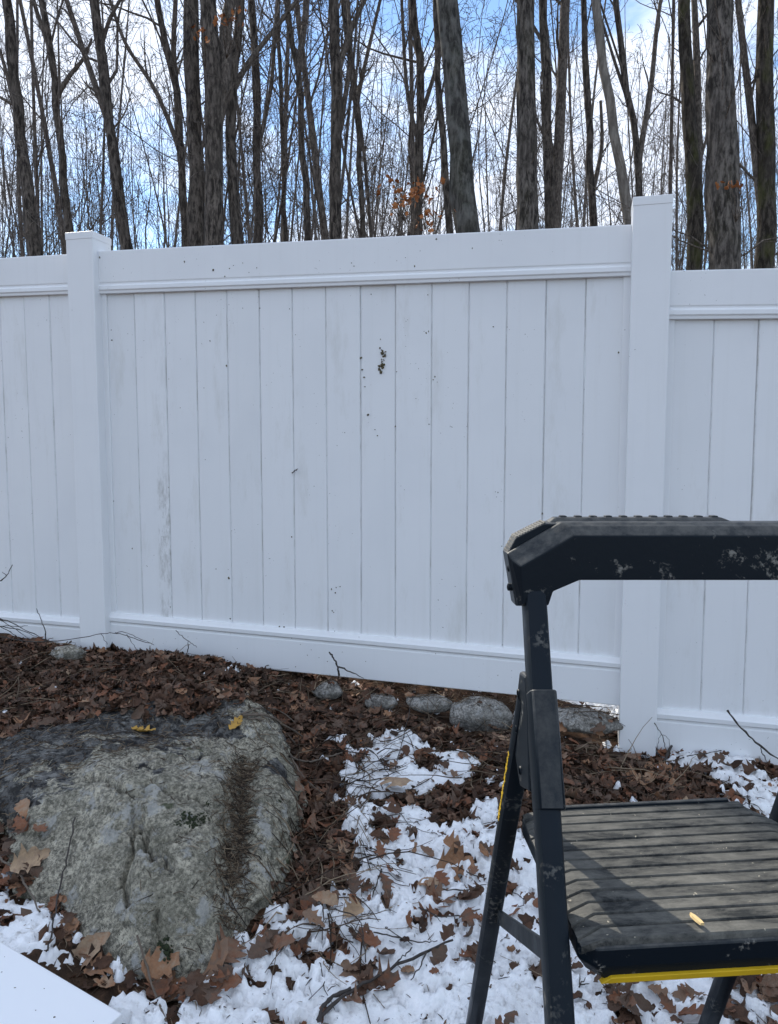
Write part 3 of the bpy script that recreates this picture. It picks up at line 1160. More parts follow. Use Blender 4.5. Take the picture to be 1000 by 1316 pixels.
for x, s in ((XL, -1), (XR, 1)):
    foot_z = float(ground_z(x, .53)) + .02
    o = MB().bar(fl(x, 1.06), fl(x - s * -.012, foot_z), .029, .046).build('leg', M['metal'], lad, smooth=35)
    tag(o, 'front leg carrying the treads')
    a = fl(x + s * .012, foot_z)
    MB().loft([[a + np.array((dx * .021, dy * .032, z)) for dx, dy in ((-1, -1), (1, -1), (1, 1), (-1, 1))] for z in (-.022, .035)]
              ).build('rubber_foot', M['rubber'], o, bevel=.004)
    xf = x + (-.030 if s < 0 else .040)
    gz_ = float(ground_z(xf, 1.505)) + .012
    o2 = MB().bar(rl(x - .006, .90), rl(xf, gz_), .030, .030, r=.3).build('leg', M['metal'], lad, smooth=35)
    tag(o2, 'rear leg splayed backwards')
    a = rl(xf, gz_)
    MB().loft([[a + np.array((dx * .023, dy * .028, z)) for dx, dy in ((-1, -1), (1, -1), (1, 1), (-1, 1))] for z in (-.02, .03)]
              ).build('rubber_foot', M['rubber'], o2, bevel=.004)
    # hinge bracket: sleeve round the front leg with a fin back to the rear leg
    d = Vector(ft_dir).normalized()
    mb = MB().bar(fl(x, .925), fl(x, .795), .035, .052, r=.25)
    br = mb.build('hinge_bracket', M['plastic'], lad, smooth=30, bevel=.002)
    prof = [(1.010, .942), (1.052, .935), (1.080, .870), (1.092, .810), (1.035, .775), (.965, .80), (.985, .90)]
    mb = MB().loft([[(x - .012 + dx, y, z) for y, z in prof] for dx in (-.006, .024)])
    mb.build('hinge_fin', M['plastic'], br, bevel=.004)
    for (yy, zz) in ((1.045, .905), (1.058, .850), (1.02, .805)):
        mb = MB()
        mb.tube([(x - .0195, yy, zz), (x + .0165 if s > 0 else x - .0215, yy, zz)], [.0065, .0055], 10)
        mb.build('rivet', M['metal'], br, smooth=40)
    # spreader between rear and front leg
    q0 = rl(x + s * .010, z_at(rl, 1176))
    q1 = fl(x + s * .012, z_at(fl, 1226))
    sp = MB().bar(q0, q1, .006, .024).build('spreader', M['metal'], lad, bevel=.001)

# worn yellow print on the legs (letters no longer readable)
def stripe(a, b, wd_, nrm, n, seed, parent, fill=.55):
    rg = np.random.default_rng(seed)
    a, b, nrm = Vector(a), Vector(b), Vector(nrm).normalized()
    ax = (b - a)
    sd_ = ax.cross(nrm).normalized()
    mb = MB()
    for k in range(n):
        if rg.random() > fill + .25:
            continue
        p = a + ax * ((k + .1) / n)
        q = a + ax * ((k + .1 + rg.uniform(.35, .75)) / n)
        l0, l1 = rg.uniform(-.5, -.15), rg.uniform(.15, .5)
        r0 = [p + sd_ * wd_ * l0, p + sd_ * wd_ * l1, q + sd_ * wd_ * (l1 + rg.uniform(-.3, .1)), q + sd_ * wd_ * (l0 + rg.uniform(-.1, .3))]
        mb.loft([r0, [v_ + nrm * .0007 for v_ in r0]])
    return mb.build('worn_print', M['yellow'], parent)


legs = [o for o in bpy.data.objects if o.parent == lad and o.name.startswith('leg')]
nf = np.cross(ft_dir, (1, 0, 0))
nf = nf / np.linalg.norm(nf)
if nf[1] > 0:
    nf = -nf
bk = np.array((0, 1, -.5)) / math.hypot(1, .5)


def fside(z, dep):
    p = fl(XL, z)
    return p + np.array((-.0150, 0, 0)) - nf * dep


stripe(fside(.772, -.004), fside(.742, -.004), .012, (-1, 0, 0), 7, 3, legs[0], .9)
nr_ = np.array((0, -.905, -.53))
nr_ = nr_ / np.linalg.norm(nr_)


def rside(z):
    k = (.905 - z) / .905
    p = rl(XL - .006 - .024 * k, z)
    return p + np.array((-.0153, 0, 0))


stripe(rside(.80), rside(.66), .012, (-1, 0, 0), 22, 6, legs[1], .8)

# handle rail
ZR = 1.045


def hw(px, py, dy=0.0):
    """pixel on the rail's front plane (Y = about 1.03), pushed back by dy"""
    d = W(px, py, 1.0) - np.array((0, 0, CAM_H))
    t = 1.028 / d[1]
    p = np.array((0, 0, CAM_H)) + d * t
    p[1] += dy
    return p


def mirror_outline(left):
    """close an outline drawn for the left half by mirroring about the ladder's middle"""
    xm = (XL + XR) / 2 + .002
    right = [(2 * xm - p[0], p[1], p[2]) for p in left[::-1]]
    return [tuple(p) for p in left] + right


fr = mirror_outline([hw(*p) for p in ((745, 745.5), (711, 760), (705, 778), (672, 777), (669, 728), (738, 688))])
ou = mirror_outline([hw(*p, .012) for p in ((746, 747), (712, 762), (706, 781), (668, 781), (660, 722), (734, 677.5))])
mi = mirror_outline([hw(*p, .022) for p in ((746, 748), (712, 763), (706, 783), (666, 783), (655, 714), (726, 673))])
bk_ = mirror_outline([hw(*p, .072) for p in ((746, 752), (712, 767), (706, 787), (668, 787), (656, 716), (726, 676))])
mb = MB()
mb.loft([fr, ou, mi, bk_])
rail = mb.build('handle_rail', M['plastic'], lad, bevel=.0018)
tag(rail, 'black moulded handle rail with tray on top')
# tray lip along the back with notches, ribbed shoulder grip
mb = MB()
zt_ = hw(800, 672, .06)[2]
x0, x1 = hw(724, 672, .06)[0], hw(950, 672, .06)[0]
mb.loft([[(x0 - .012, 1.072, zt_ - .006), (x1 + .02, 1.072, zt_ - .006), (x1 + .02, 1.100, zt_ - .006), (x0 - .012, 1.100, zt_ - .006)],
         [(x0, 1.082, zt_ + .002), (x1, 1.082, zt_ + .002), (x1, 1.099, zt_ + .002), (x0, 1.099, zt_ + .002)]])
for k in range(11):
    xx = x0 + (x1 - x0) * (k + .4) / 11
    mb.box((xx, 1.086, zt_ + .001), (xx + (x1 - x0) * .042, 1.0985, zt_ + .0042))
lip = mb.build('tray_lip', M['plastic'], rail, bevel=.0015)
pa, pb, pc = hw(654, 713, .03), hw(666, 691, .03), hw(706, 671, .03)
for seg, n in (((pa, pb), 5), ((pb, pc), 11)):
    for k in range(n):
        p = seg[0] + (seg[1] - seg[0]) * ((k + .5) / n)
        dr = (seg[1] - seg[0]) / np.linalg.norm(seg[1] - seg[0])
        up = np.array((-dr[2], 0, dr[0]))
        hw_ = np.linalg.norm(seg[1] - seg[0]) / n * .30
        base = p - up * .012
        tip = p - up * .0028
        mb = MB()
        mb.loft([[base - dr * hw_, base + dr * hw_, base + dr * hw_ + np.array((0, .036, 0)), base - dr * hw_ + np.array((0, .036, 0))],
                 [tip - dr * hw_, tip + dr * hw_, tip + dr * hw_ + np.array((0, .036, 0)), tip - dr * hw_ + np.array((0, .036, 0))]])
        mb.build('grip_rib', M['tread'], rail)
# solid shoulder under the grip ribs
mb = MB()
sh = [hw(656, 716, .034), hw(667.5, 694, .034), hw(704, 675.5, .034), hw(728, 676, .034), hw(735, 690, .034), hw(690, 728, .034)]
mb.loft([[tuple(p + np.array((0, dy, 0))) for p in sh] for dy in (-.006, .034)])
mb.build('shoulder', M['plastic'], rail, bevel=.002)
mb = MB()
xm = (XL + XR) / 2 + .002
mb.loft([[(2 * xm - p[0], p[1] + dy, p[2]) for p in sh] for dy in (-.006, .034)])
mb.build('shoulder', M['plastic'], rail, bevel=.002)

for zz_ in (hw(664, 735)[2], hw(666, 760)[2]):
    mb = MB()
    xs_ = hw(661, 740, .03)[0]
    mb.tube([(xs_ + .006, 1.060, zz_), (xs_ - .0035, 1.060, zz_), (xs_ - .0045, 1.060, zz_)], [.0052, .0052, .003], 12)
    mb.build('rivet', M['metal'], rail, smooth=40)

# treads
TY = R(3.0)


def tread_mesh(xl, xr, y0, y1, zt, nrib, name_tilt=0.0):
    """ridged plate lofted across, plus skirt; ridge lines bend at both borders"""
    pitch = (y1 - y0) / nrib
    prof = []
    for k in range(nrib):
        a = k * pitch
        prof += [(a + .0014, -.0030), (a + .0028, 0.0), (a + pitch - .0028, 0.0), (a + pitch - .0014, -.0030)]
    prof = [(0.0, -.008)] + prof + [(nrib * pitch, -.008)]
    secs = []
    for x, dz, sh_ in ((xl - .001, -.0055, -.015), (xl + .006, -.003, -.013), (xl + .030, 0, 0), (xr - .030, 0, 0), (xr - .006, -.003, -.013), (xr + .001, -.0055, -.015)):
        sec = []
        for v_, z in prof:
            t = v_ / (y1 - y0)
            yy = max(y0 + v_ + sh_ * (1 - t), y0 - .0035 + .3 * v_)
            if t > .9:
                yy = min(yy, y1)
            sec.append((x + ((.004 if x < .3 else -.03) * max(0, t - .80) / .2 if sh_ else 0), yy, zt + z + dz))
        secs.append(sec)
    return secs


ux, uy = math.cos(TY), math.sin(TY)
piv = np.array((.22, .85))
roll = math.tan(R(1.4))


def yaw(p):
    dx, dy = p[0] - piv[0], p[1] - piv[1]
    return (piv[0] + dx * ux - dy * uy, piv[1] + dx * uy + dy * ux, p[2] + roll * dx)


TZ = .690
xl, xr, y0, y1 = .217, .588, .826, 1.138
secs = [[yaw(p) for p in s_] for s_ in tread_mesh(xl, xr, y0, y1, TZ, 13)]
tr = MB().loft(secs, caps=False, closed=False).build('tread', M['tread'], lad)
tag(tr, 'grey muddy standing tread with cross ridges')
mb = MB()
rings = []
for z, ins, fy in ((-.0075, -.0005, 0), (-.030, 0, .0), (-.048, .012, .004)):
    xa, xb, ya, yb = xl + ins, xr - ins, y0 - .004 + fy, y1 - ins
    ring = [(xa + .016, ya, TZ + z), (xb - .016, ya, TZ + z), (xb, ya + .02, TZ + z), (xb, yb - .06, TZ + z), (xb - .035, yb, TZ + z), (xa + .008, yb, TZ + z), (xa, yb - .012, TZ + z), (xa, ya + .02, TZ + z)]
    rings.append([yaw(p) for p in ring])
mb.loft(rings)
mb.build('tread_skirt', M['plastic'], tr, bevel=.003)
mb = MB()
mb.loft([[yaw(p) for p in ((xl + .030, y1 - .004, TZ - .01), (xr - .046, y1 - .004, TZ - .01), (xr - .040, y1 + .006, TZ - .012), (xl + .022, y1 + .006, TZ - .012))],
         [yaw(p) for p in ((xl + .030, y1 - .004, TZ + .004), (xr - .046, y1 - .004, TZ + .004), (xr - .044, y1 + .004, TZ + .004), (xl + .026, y1 + .004, TZ + .004))]])
mb.build('tread_rim', M['plastic'], tr, bevel=.0015)
mb = MB()
yq = y0 - .0065
mb.loft([[yaw((xl + .034, yq, TZ - .0420)), yaw((xr - .034, yq, TZ - .0420)), yaw((xr - .024, yq + .002, TZ - .0500)), yaw((xl + .022, yq + .002, TZ - .0500))],
         [yaw((xl + .034, yq + .012, TZ - .0420)), yaw((xr - .034, yq + .012, TZ - .0420)), yaw((xr - .024, yq + .012, TZ - .0515)), yaw((xl + .022, yq + .012, TZ - .0515))]])
mb.build('yellow_strip', M['yellow'], tr, bevel=.0008)
for k, zt_k in enumerate((.46, .23)):               # the lower steps, shallower
    sh_y = -.498 * (TZ - zt_k)
    s2 = tread_mesh(xl - .006, xr + .006, y0 + sh_y, y0 + sh_y + .19, zt_k, 8)
    t2 = MB().loft(s2, caps=False, closed=False).build('tread', M['tread'], lad)
    mb = MB()
    mb.box((xl - .004, y0 + sh_y, zt_k - .045), (xr + .004, y0 + sh_y + .188, zt_k - .009))
    mb.build('tread_skirt', M['plastic'], t2, bevel=.004)
# wood chip on the tread
cpt = onZ(895, 1178, TZ + .012)
mb = MB()
mb.loft([[(cpt[0] + dx - .3 * s_ * .010, cpt[1] + s_ * .010, TZ + .0045 + dz + roll * (cpt[0] - .22)) for dx, dz in ((-.0030 * k, 0), (.0030 * k, 0), (.0026 * k, .003), (-.0018 * k, .0028))]
         for s_, k in ((-1, .8), (-.4, 1.1), (.5, 1.0), (1.0, .3))])
o = mb.build('wood_chip', M['woodchip'], None)
tag(o, 'tiny yellow splinter of wood lying on the stepladder tread', 'wood chip')

# ------------------------------------------------------------------ what the litter rests on
parts = [(Vg, Fg), (Vs, inv.reshape(F.shape)), (BV, BF)]
dg = bpy.context.evaluated_depsgraph_get()
V_all, F_all, off = [], [], 0
near = (np.abs(Vg[:, 0]) < 3) & (Vg[:, 1] < 4.6) & (Vg[:, 1] > .4)
for V, Fq, msk in ((Vg, Fg, near), (Vs, inv.reshape(-1, 4), None), (BV, BF, None)):
    if msk is not None:
        Fq = Fq[msk[Fq].all(1)]
    V_all.append(V)
    F_all.append(Fq + off)
    off += len(V)
for s_ in STONES:
    V = np.array([v.co[:] for v in s_.data.vertices]) + np.array(s_.location)
    Fq = np.array([list(p.vertices) + [p.vertices[0]] for p in s_.data.polygons])
    V_all.append(V)
    F_all.append(Fq + off)
    off += len(V)
V_all = np.concatenate(V_all)
polys = [tuple(dict.fromkeys(f)) for f in np.concatenate(F_all).tolist()]
BVH = BVHTree.FromPolygons(V_all.tolist(), polys)
DOWN = Vector((0, 0, -1))


def drop(x, y):
    h, n, _, _ = BVH.ray_cast(Vector((x, y, 3)), DOWN)
    return (h, n) if h is not None else (Vector((x, y, float(ground_z(x, y)))), Vector((0, 0, 1)))


def seen(px, py):
    """the place on ground, snow or rock that the photograph shows at this pixel"""
    o = Vector((0, 0, CAM_H))
    d = (Vector(W(px, py, 1.0)) - o).normalized()
    h, n, _, _ = BVH.ray_cast(o, d)
    if h is None:
        p = onZ(px, py, .1)
        return drop(p[0], p[1])
    return h, n


# ------------------------------------------------------------------ leaves
def leaf_template(rg, n=9, kind='oak', cols=3):
    """curled lobed leaf, length 1 along x; returns verts (n*cols), quads"""
    t = np.linspace(0, 1, n)
    body = np.sin(np.pi * np.clip(t, 0.02, .985) ** .8) ** .75
    ph = np.arange(n) % (4 if n > 10 else 3)
    tip = np.where(ph == (3 if n > 10 else 2), 1.0, np.where(ph == (2 if n > 10 else 1), .55, 0.0))
    if kind == 'oak':
        lob, fwd = 0.58 + 0.46 * tip, .045 * tip - .01
    elif kind == 'maple':
        lob, fwd = 0.55 + 0.55 * tip, .06 * tip - .02
    else:
        lob, fwd = np.ones(n), np.zeros(n)
    wdt = {'oak': .30, 'maple': .40, 'oval': .23}[kind] * body * lob + .008
    curl = rg.uniform(-1.2, 1.8)
    cup = rg.uniform(-.6, 1.8)
    tw = rg.uniform(-.9, .9)
    crk = rg.uniform(.05, .22)                      # crease along the midrib
    ang_ = (t - .45) * curl
    x = np.cumsum(np.cos(ang_)) / n
    z = np.cumsum(np.sin(ang_)) / n
    z -= z.min()
    sv = np.linspace(-1, 1, cols)
    V = np.zeros((n, cols, 3))
    asym = rg.uniform(.82, 1.18, (n, 2))
    for j, s_ in enumerate(sv):
        y = s_ * wdt * asym[:, int(s_ > 0)]
        V[:, j, 0] = x - .5 + fwd * abs(s_)
        V[:, j, 1] = y
        V[:, j, 2] = (z + cup * y * y * 1.6 + crk * np.abs(y) + tw * y * (t - .5)
                      + (rg.normal(0, .016, n) + .02 * tip * math.copysign(1, rg.normal())) * abs(s_))
    V = V.reshape(-1, 3)
    V[:, 2] -= np.percentile(V[:, 2], 20)
    k, j = np.meshgrid(np.arange(n - 1), np.arange(cols - 1), indexing='ij')
    a_ = (k * cols + j).ravel()
    return V, np.stack([a_, a_ + 1, a_ + cols + 1, a_ + cols], -1)


rg = np.random.default_rng(21)
TEMPL = [leaf_template(rg, 9, ('oak', 'oak', 'maple', 'oval')[k % 4]) for k in range(36)]


def frame(n, yaw_, tilt, rg):
    n = Vector(n).normalized()
    t = Vector((math.cos(yaw_), math.sin(yaw_), 0))
    t = (t - n * t.dot(n)).normalized()
    M3 = Matrix((t, n.cross(t), n)).transposed()
    return np.array(M3 @ Matrix.Rotation(rg.normal() * tilt, 3, 'X') @ Matrix.Rotation(rg.normal() * tilt, 3, 'Y'))


def on_boulder(x, y, k=.955):
    return np.hypot(x - BC[0], y - BC[1]) < k * np.interp(np.arctan2(y - BC[1], x - BC[0]), aa, ra, period=2 * np.pi)


def on_board(x, y):
    a_, b_ = (x - b1[0]) * e1[0] + (y - b1[1]) * e1[1], (x - b1[0]) * e2[0] + (y - b1[1]) * e2[1]
    return (a_ > -.05) & (a_ < 1.45) & (b_ > -.05) & (b_ < .66)


def litter_density(x, y):
    """how thickly leaves lie: bare snow few, along the fence and round the boulder many"""
    sn = snow_score(x, y)
    d = np.where(sn > 0.12, 0.05, np.where(sn > -.15, .45, 1.0))
    for s_ in STONES:
        d = np.where(np.hypot((x - s_.location.x) / 1.25, y - s_.location.y + .05) < s_.dimensions.x * .50, .08, d)
    d = np.where((np.hypot((x + .50) / .36, (y - 1.62) / .14) < 1), d * .25, d)
    inb = on_boulder(x, y)
    inb = inb & ~((y > 2.46) & (y - .6 * (x + .74) > 2.40))
    d = np.where(np.abs(y - fence_y(x)) < .14, np.where((x > .0) & (x < .85), d * .08, d), d)
    d = np.where(on_board(x, y), 0, d)
    return np.where(inb, 0.0, d)


def boulder_inner(x, y):
    return on_boulder(x, y)


cand = np.stack([RNG.uniform(-2.2, 1.8, 110000), RNG.uniform(1.0, 4.4, 110000)], -1)
dens = litter_density(cand[:, 0], cand[:, 1]) * np.where(cand[:, 1] > fence_y(cand[:, 0]) + .1, .12, 1.0)
dens *= np.where(cand[:, 1] < 1.4, .35, 1)
cand = cand[RNG.random(len(cand)) < dens][:26000]
parts, tint = [], []
for x, y in cand:
    if abs(y - fence_y(x)) < .035 and not (.1 < x < .75):
        continue
    h, n = drop(x, y)
    V, Fq = TEMPL[RNG.integers(len(TEMPL))]
    s_ = RNG.uniform(.014, .07)
    nn = Vector(n).lerp(Vector((0, 0, 1)), .35)
    M3 = frame(nn, RNG.uniform(0, 6.28), .38, RNG)
    P = (V * s_) @ M3.T + np.array(h) + np.array((0, 0, RNG.uniform(-.006, .014)))
    parts.append((P, Fq))
    tint.append(np.full(len(V), np.clip(RNG.beta(1.15, 2.7), 0, 1)))
V, Fq = merge(parts)
o = link('leaf_litter', mesh_np('leaf_litter', V, Fq, True, np.concatenate(tint)), M['leaf'])
tag(o, 'thick litter of small dead brown leaves along the fence', 'leaf litter', kind='stuff')

# needles and bits of stem
cand = np.stack([RNG.uniform(-1.9, 1.7, 40000), RNG.uniform(1.1, 3.6, 40000)], -1)
sn = snow_score(cand[:, 0], cand[:, 1])
binn = boulder_inner(cand[:, 0], cand[:, 1])
cl_d = np.abs(cand[:, 0] - np.interp(cand[:, 1], [1.6, 1.85, 2.1, 2.4, 2.6], [-.365, -.395, -.425, -.45, -.49])) < .035
dens = np.where(sn > 0.1, .13, .55) * ~on_board(cand[:, 0], cand[:, 1])
patch = fbm(cand[:, 0] * 6, cand[:, 1] * 6, 3, 77)
dens = np.where(binn, np.where(cand[:, 1] - .6 * (cand[:, 0] + .74) > 2.2, .85, .15) * sstep(.35, .6, patch), dens)
dens = np.where(cl_d & (cand[:, 1] > 1.72) & (cand[:, 1] < 2.35), 1.0, dens)
sel = RNG.random(len(cand)) < dens
cand, cl_d = cand[sel], cl_d[sel]
extra = np.stack([RNG.uniform(0, 1, 700), RNG.uniform(1.74, 2.34, 700)], -1)
extra = np.concatenate([extra, extra + RNG.normal(0, .006, extra.shape)])
extra[:, 0] = np.interp(extra[:, 1], [1.6, 1.85, 2.1, 2.4, 2.6], [-.365, -.395, -.425, -.45, -.49]) + RNG.normal(0, .022, 1400)
cand = np.concatenate([cand[:15000], extra])
PP, RRr, tint = [], [], []
for x, y in cand:
    h, n = drop(x, y)
    a = RNG.uniform(0, 6.28)
    ln = RNG.uniform(.012, .05) if RNG.random() < .86 else RNG.uniform(.05, .20)
    if snow_score(x, y) > .1:
        ln = min(ln, .005 + .025 * RNG.random() ** 2)
    d = Vector((math.cos(a), math.sin(a), 0))
    nv = Vector(n)
    if nv.z < .8 or (-1.3 < x < -.2 and 1.6 < y < 2.7):
        ln = min(ln, .022 + .025 * RNG.random())
        nv = nv.lerp(Vector((0, 0, 1)), .5).normalized()
    d = (d - nv * d.dot(nv)).normalized() * ln
    b = Vector((RNG.normal(), RNG.normal(), abs(RNG.normal()))) * ln * .06
    c = h + nv * .003
    lift = nv * RNG.uniform(0, .15) * ln
    PP.append([c - d * .5, c + b + lift * .5, c + d * .5 + lift])
    r0 = RNG.uniform(.0006, .0014) if ln < .05 else RNG.uniform(.001, .0026)
    RRr.append([r0, r0, r0 * .5])
    tint.append(RNG.random())
V, Fq = tubes(np.array([[list(p) for p in q] for q in PP]), np.array(RRr), 3)
o = link('twig_litter', mesh_np('twig_litter', V, Fq, True, np.repeat(tint, 9)), M['needle'])
tag(o, 'fine brown needles and bits of twig strewn over ground and boulder', 'twig litter', kind='stuff')

# dead brush: longer dry stems tangled in the hollow by the boulder and along the bank
PP, RRr, tint = [], [], []
rgb = np.random.default_rng(31)
for (x0_, x1_, ya_, yb_, n_) in ((-.30, -.02, 1.75, 2.75, 230), (-1.7, -.5, 2.72, 3.3, 170), (-.3, .6, 2.5, 2.95, 60), (.55, 1.1, 2.35, 2.8, 60), (-1.6, -1.0, 1.85, 2.3, 60)):
    for _ in range(n_):
        x, y = rgb.uniform(x0_, x1_), rgb.uniform(ya_, yb_)
        if boulder_inner(x, y):
            continue
        h, n = drop(x, y)
        a = rgb.uniform(0, 6.28)
        ln = rgb.uniform(.08, .30)
        e_ = rgb.uniform(-.05, .35)
        P_ = [np.array(h) + np.array((0, 0, .006))]
        for q_ in range(5):
            a += rgb.normal() * .22
            e_ += rgb.normal() * .16 - .05
            P_.append(P_[-1] + ln / 5 * np.array((math.cos(a) * math.cos(e_), math.sin(a) * math.cos(e_), math.sin(e_))))
        P_ = np.array(P_)
        for q_ in range(1, 6):
            hq, _n = drop(P_[q_, 0], P_[q_, 1])
            P_[q_, 2] = max(P_[q_, 2], hq.z + .004)
        if abs(P_[-1, 1] - fence_y(P_[-1, 0])) < .06:
            continue
        PP.append(P_)
        r0 = rgb.uniform(.0009, .0026)
        RRr.append(np.linspace(r0, r0 * .45, 6))
        tint.append(rgb.random() ** 1.4)
V, Fq = tubes(np.array(PP), np.array(RRr), 4)
o = link('dead_brush', mesh_np('dead_brush', V, Fq, True, np.repeat(tint, 24)), M['needle'])
tag(o, 'tangle of thin dead stems in the leaves round the boulder', 'brush', kind='stuff')

# leaves that stand out, each its own thing
rg = np.random.default_rng(5)


def one_leaf(px, py, size, label, tint, mt='leaf', group=None, yaw_=None, kind='oak', lift=.006, tilt=.25, up=.5):
    h, n = seen(px, py)
    V, Fq = leaf_template(rg, 17, kind, 7)
    nn = Vector(n).lerp(Vector((0, 0, 1)), up)
    M3 = frame(nn, rg.uniform(0, 6.28) if yaw_ is None else yaw_, tilt, rg)
    P = (V * size) @ M3.T
    me = mesh_np('fallen_leaf', P, Fq, True, np.full(len(V), tint))
    o = link('fallen_leaf', me, M[mt], loc=tuple(h + nn * lift))
    tag(o, label, 'leaf', group)
    return o


one_leaf(184, 941, .085, 'yellow leaf lying on the dark crust of the boulder', .6, 'yellow_leaf', None, .3, 'oak')
one_leaf(303, 931, .07, 'small golden leaf standing on the back edge of the boulder', .4, 'yellow_leaf', None, 1.2, 'oak')
one_leaf(465, 960, .085, 'smooth orange oval leaf lying on snow near the boulder', .35, 'rust', None, .1, 'oval')
one_leaf(968, 966, .12, 'rust orange leaf on the snow against the lower panel', .25, 'rust', None, .3, 'oval')
one_leaf(563, 1156, .10, 'lone lobed brown leaf on open snow beside the stepladder', .6, 'leaf', None, .5, 'maple')
one_leaf(586, 1113, .12, 'broad tan leaf half sunk in snow above the lone lobed leaf', .8, 'leaf', None, .2, 'maple')
one_leaf(815, 1292, .095, 'square dark maroon leaf on snow beneath the tread', .32, 'leaf', None, -.1, 'oval')
one_leaf(292, 1222, .105, 'large russet oak leaf leaning against the front of the boulder', .6, 'leaf', None, 1.3, 'maple', .012)
one_leaf(275, 1248, .13, 'long tan curled leaf lying below the large russet leaf', .7, 'leaf', None, .9, 'oval', .02)
one_leaf(40, 1112, .11, 'pale yellow brown leaf propped beside the boulder by the snow', .95, 'leaf', None, .5, 'oak', .015)
one_leaf(510, 1015, .14, 'pale tan crumpled maple leaf standing in the snow patch below the fence', .92, 'leaf', None, 1.9, 'maple', .03)
one_leaf(830, 1010, .11, 'tan furry looking crumpled leaf among dark leaves behind the tread', .85, 'leaf', None, .9, 'maple', .02)
one_leaf(210, 1240, .10, 'golden brown pointed leaf beneath the boulder beside the white board', .82, 'leaf', None, .3, 'maple', .012)
one_leaf(120, 1225, .11, 'pale grey brown folded leaf between boulder and white board', .9, 'leaf', None, .8, 'oval', .015)
HEAPS = {
    'dead brown oak leaf in the heap between boulder and fence': ('oak leaves heaped behind the boulder', 40,
        lambda: (rg.uniform(10, 380), rg.uniform(835, 915))),
    'dead brown leaf lying in front of the stones under the middle panel': ('leaves under the middle panel', 34,
        lambda: (rg.uniform(400, 790), rg.uniform(915, 985))),
    'curled dark leaf in the dim hollow at the right side of the boulder': ('leaves beside the boulder', 34,
        lambda: (rg.uniform(385, 455), rg.uniform(960, 1170))),
    'brown leaf lying on the open snow between boulder and stepladder': ('leaves scattered on the snow', 30,
        lambda: (rg.uniform(400, 640), rg.uniform(1060, 1300))),
    'brown leaf at the front foot of the boulder': ('leaves at the foot of the boulder', 26,
        lambda: (lambda t: (float(np.interp(t, [0, .2, .4, .65, .85, 1], [50, 95, 150, 235, 310, 365])) + rg.normal() * 8,
                            float(np.interp(t, [0, .2, .4, .65, .85, 1], [1120, 1200, 1252, 1275, 1250, 1195])) + abs(rg.normal()) * 9))(rg.random())),
    'dead leaf piled beside the boulder at the edge of the picture': ('leaves at the outer side of the boulder', 14,
        lambda: (rg.uniform(0, 60), rg.uniform(1040, 1160))),
    'dark wet leaf lying behind the stepladder tread near the tall post': ('leaves behind the tread', 24,
        lambda: (rg.uniform(725, 905), rg.uniform(962, 1030))),
    'brown leaf on the ground seen below the yellow strip': ('leaves beneath the tread', 18,
        lambda: (rg.uniform(770, 995), rg.uniform(1255, 1316))),
}
for lab, (grp, n_, pos) in HEAPS.items():
    for _ in range(n_):
        px, py = pos()
        one_leaf(px, py, rg.uniform(.045, .088), lab, float(np.clip(rg.beta(2.0, 2.2), .05, 1)), 'leaf', grp, None,
                 ('oak', 'maple', 'oak', 'oval')[rg.integers(4)], rg.uniform(.004, .014), .2)

# moss cushions on the boulder, parts of it: each a huddle of tiny tufts
for px, py, r_ in ((245, 1055, .026), (232, 1057, .014), (262, 1052, .016), (219, 1222, .032), (266, 1032, .010), (360, 1030, .007)):
    h, n = seen(px, py)
    M3 = frame(n, 0, .1, rg)
    parts = []
    for _ in range(46):
        a_, q_ = rg.uniform(0, 6.28), r_ * rg.random() ** .6
        V, Fi = ICO1
        rr_2 = r_ * rg.uniform(.10, .24) * (1.15 - .6 * q_ / r_)
        V = V * (1 + .7 * (rg.random((len(V), 1)) - .5)) * rr_2 * np.array((1, 1, .8))
        parts.append(((V + np.array((q_ * math.cos(a_) * 1.3, q_ * math.sin(a_), .0))) @ M3.T + np.array(h) - np.array(broot), Fi))
    V, Fi = merge(parts)
    link('moss_cushion', mesh_np('moss_cushion', V, Fi), M['moss'], boulder)


# ------------------------------------------------------------------ sticks and twigs
def stick(label, paths, mt='stick', name='twig', lift=.006):
    """paths: [(pixels, r0, r1, heights above the ground)]; the first is the main stem"""
    parts = []
    for pix, r0, r1, hs in paths:
        P = []
        for k, (px, py) in enumerate(pix):
            h, n = seen(px, py)
            hh = hs[k] if isinstance(hs, (list, tuple)) else hs
            P.append(np.array(h) + np.array((0, 0, lift + hh)))
        parts.append(smooth_tube(P, r0, r1))
    V, Fq = merge(parts)
    c = parts[0][0][0]
    o = link(name, mesh_np(name, V - c, Fq), M[mt], loc=tuple(c))
    tag(o, label, 'twig')
    return o


def smooth_tube(P, r0, r1, n=5, S=6, wob=.0015):
    P = np.array(P)
    t = np.linspace(0, len(P) - 1, (len(P) - 1) * n + 1)
    Q = np.stack([np.interp(t, np.arange(len(P)), P[:, k]) for k in range(3)], -1)
    if len(P) > 2:
        Qs = Q.copy()
        for _ in range(3):
            Qs[1:-1] = (Qs[:-2] + 2 * Qs[1:-1] + Qs[2:]) / 4
        Q = Qs
    Q[1:-1] += RNG.normal(0, wob, Q[1:-1].shape)
    rr = np.interp(np.linspace(0, 1, len(Q)), [0, 1], [r0, r1]) * (1 + .15 * RNG.normal(size=len(Q)))
    return tubes(Q[None], np.abs(rr)[None], S)


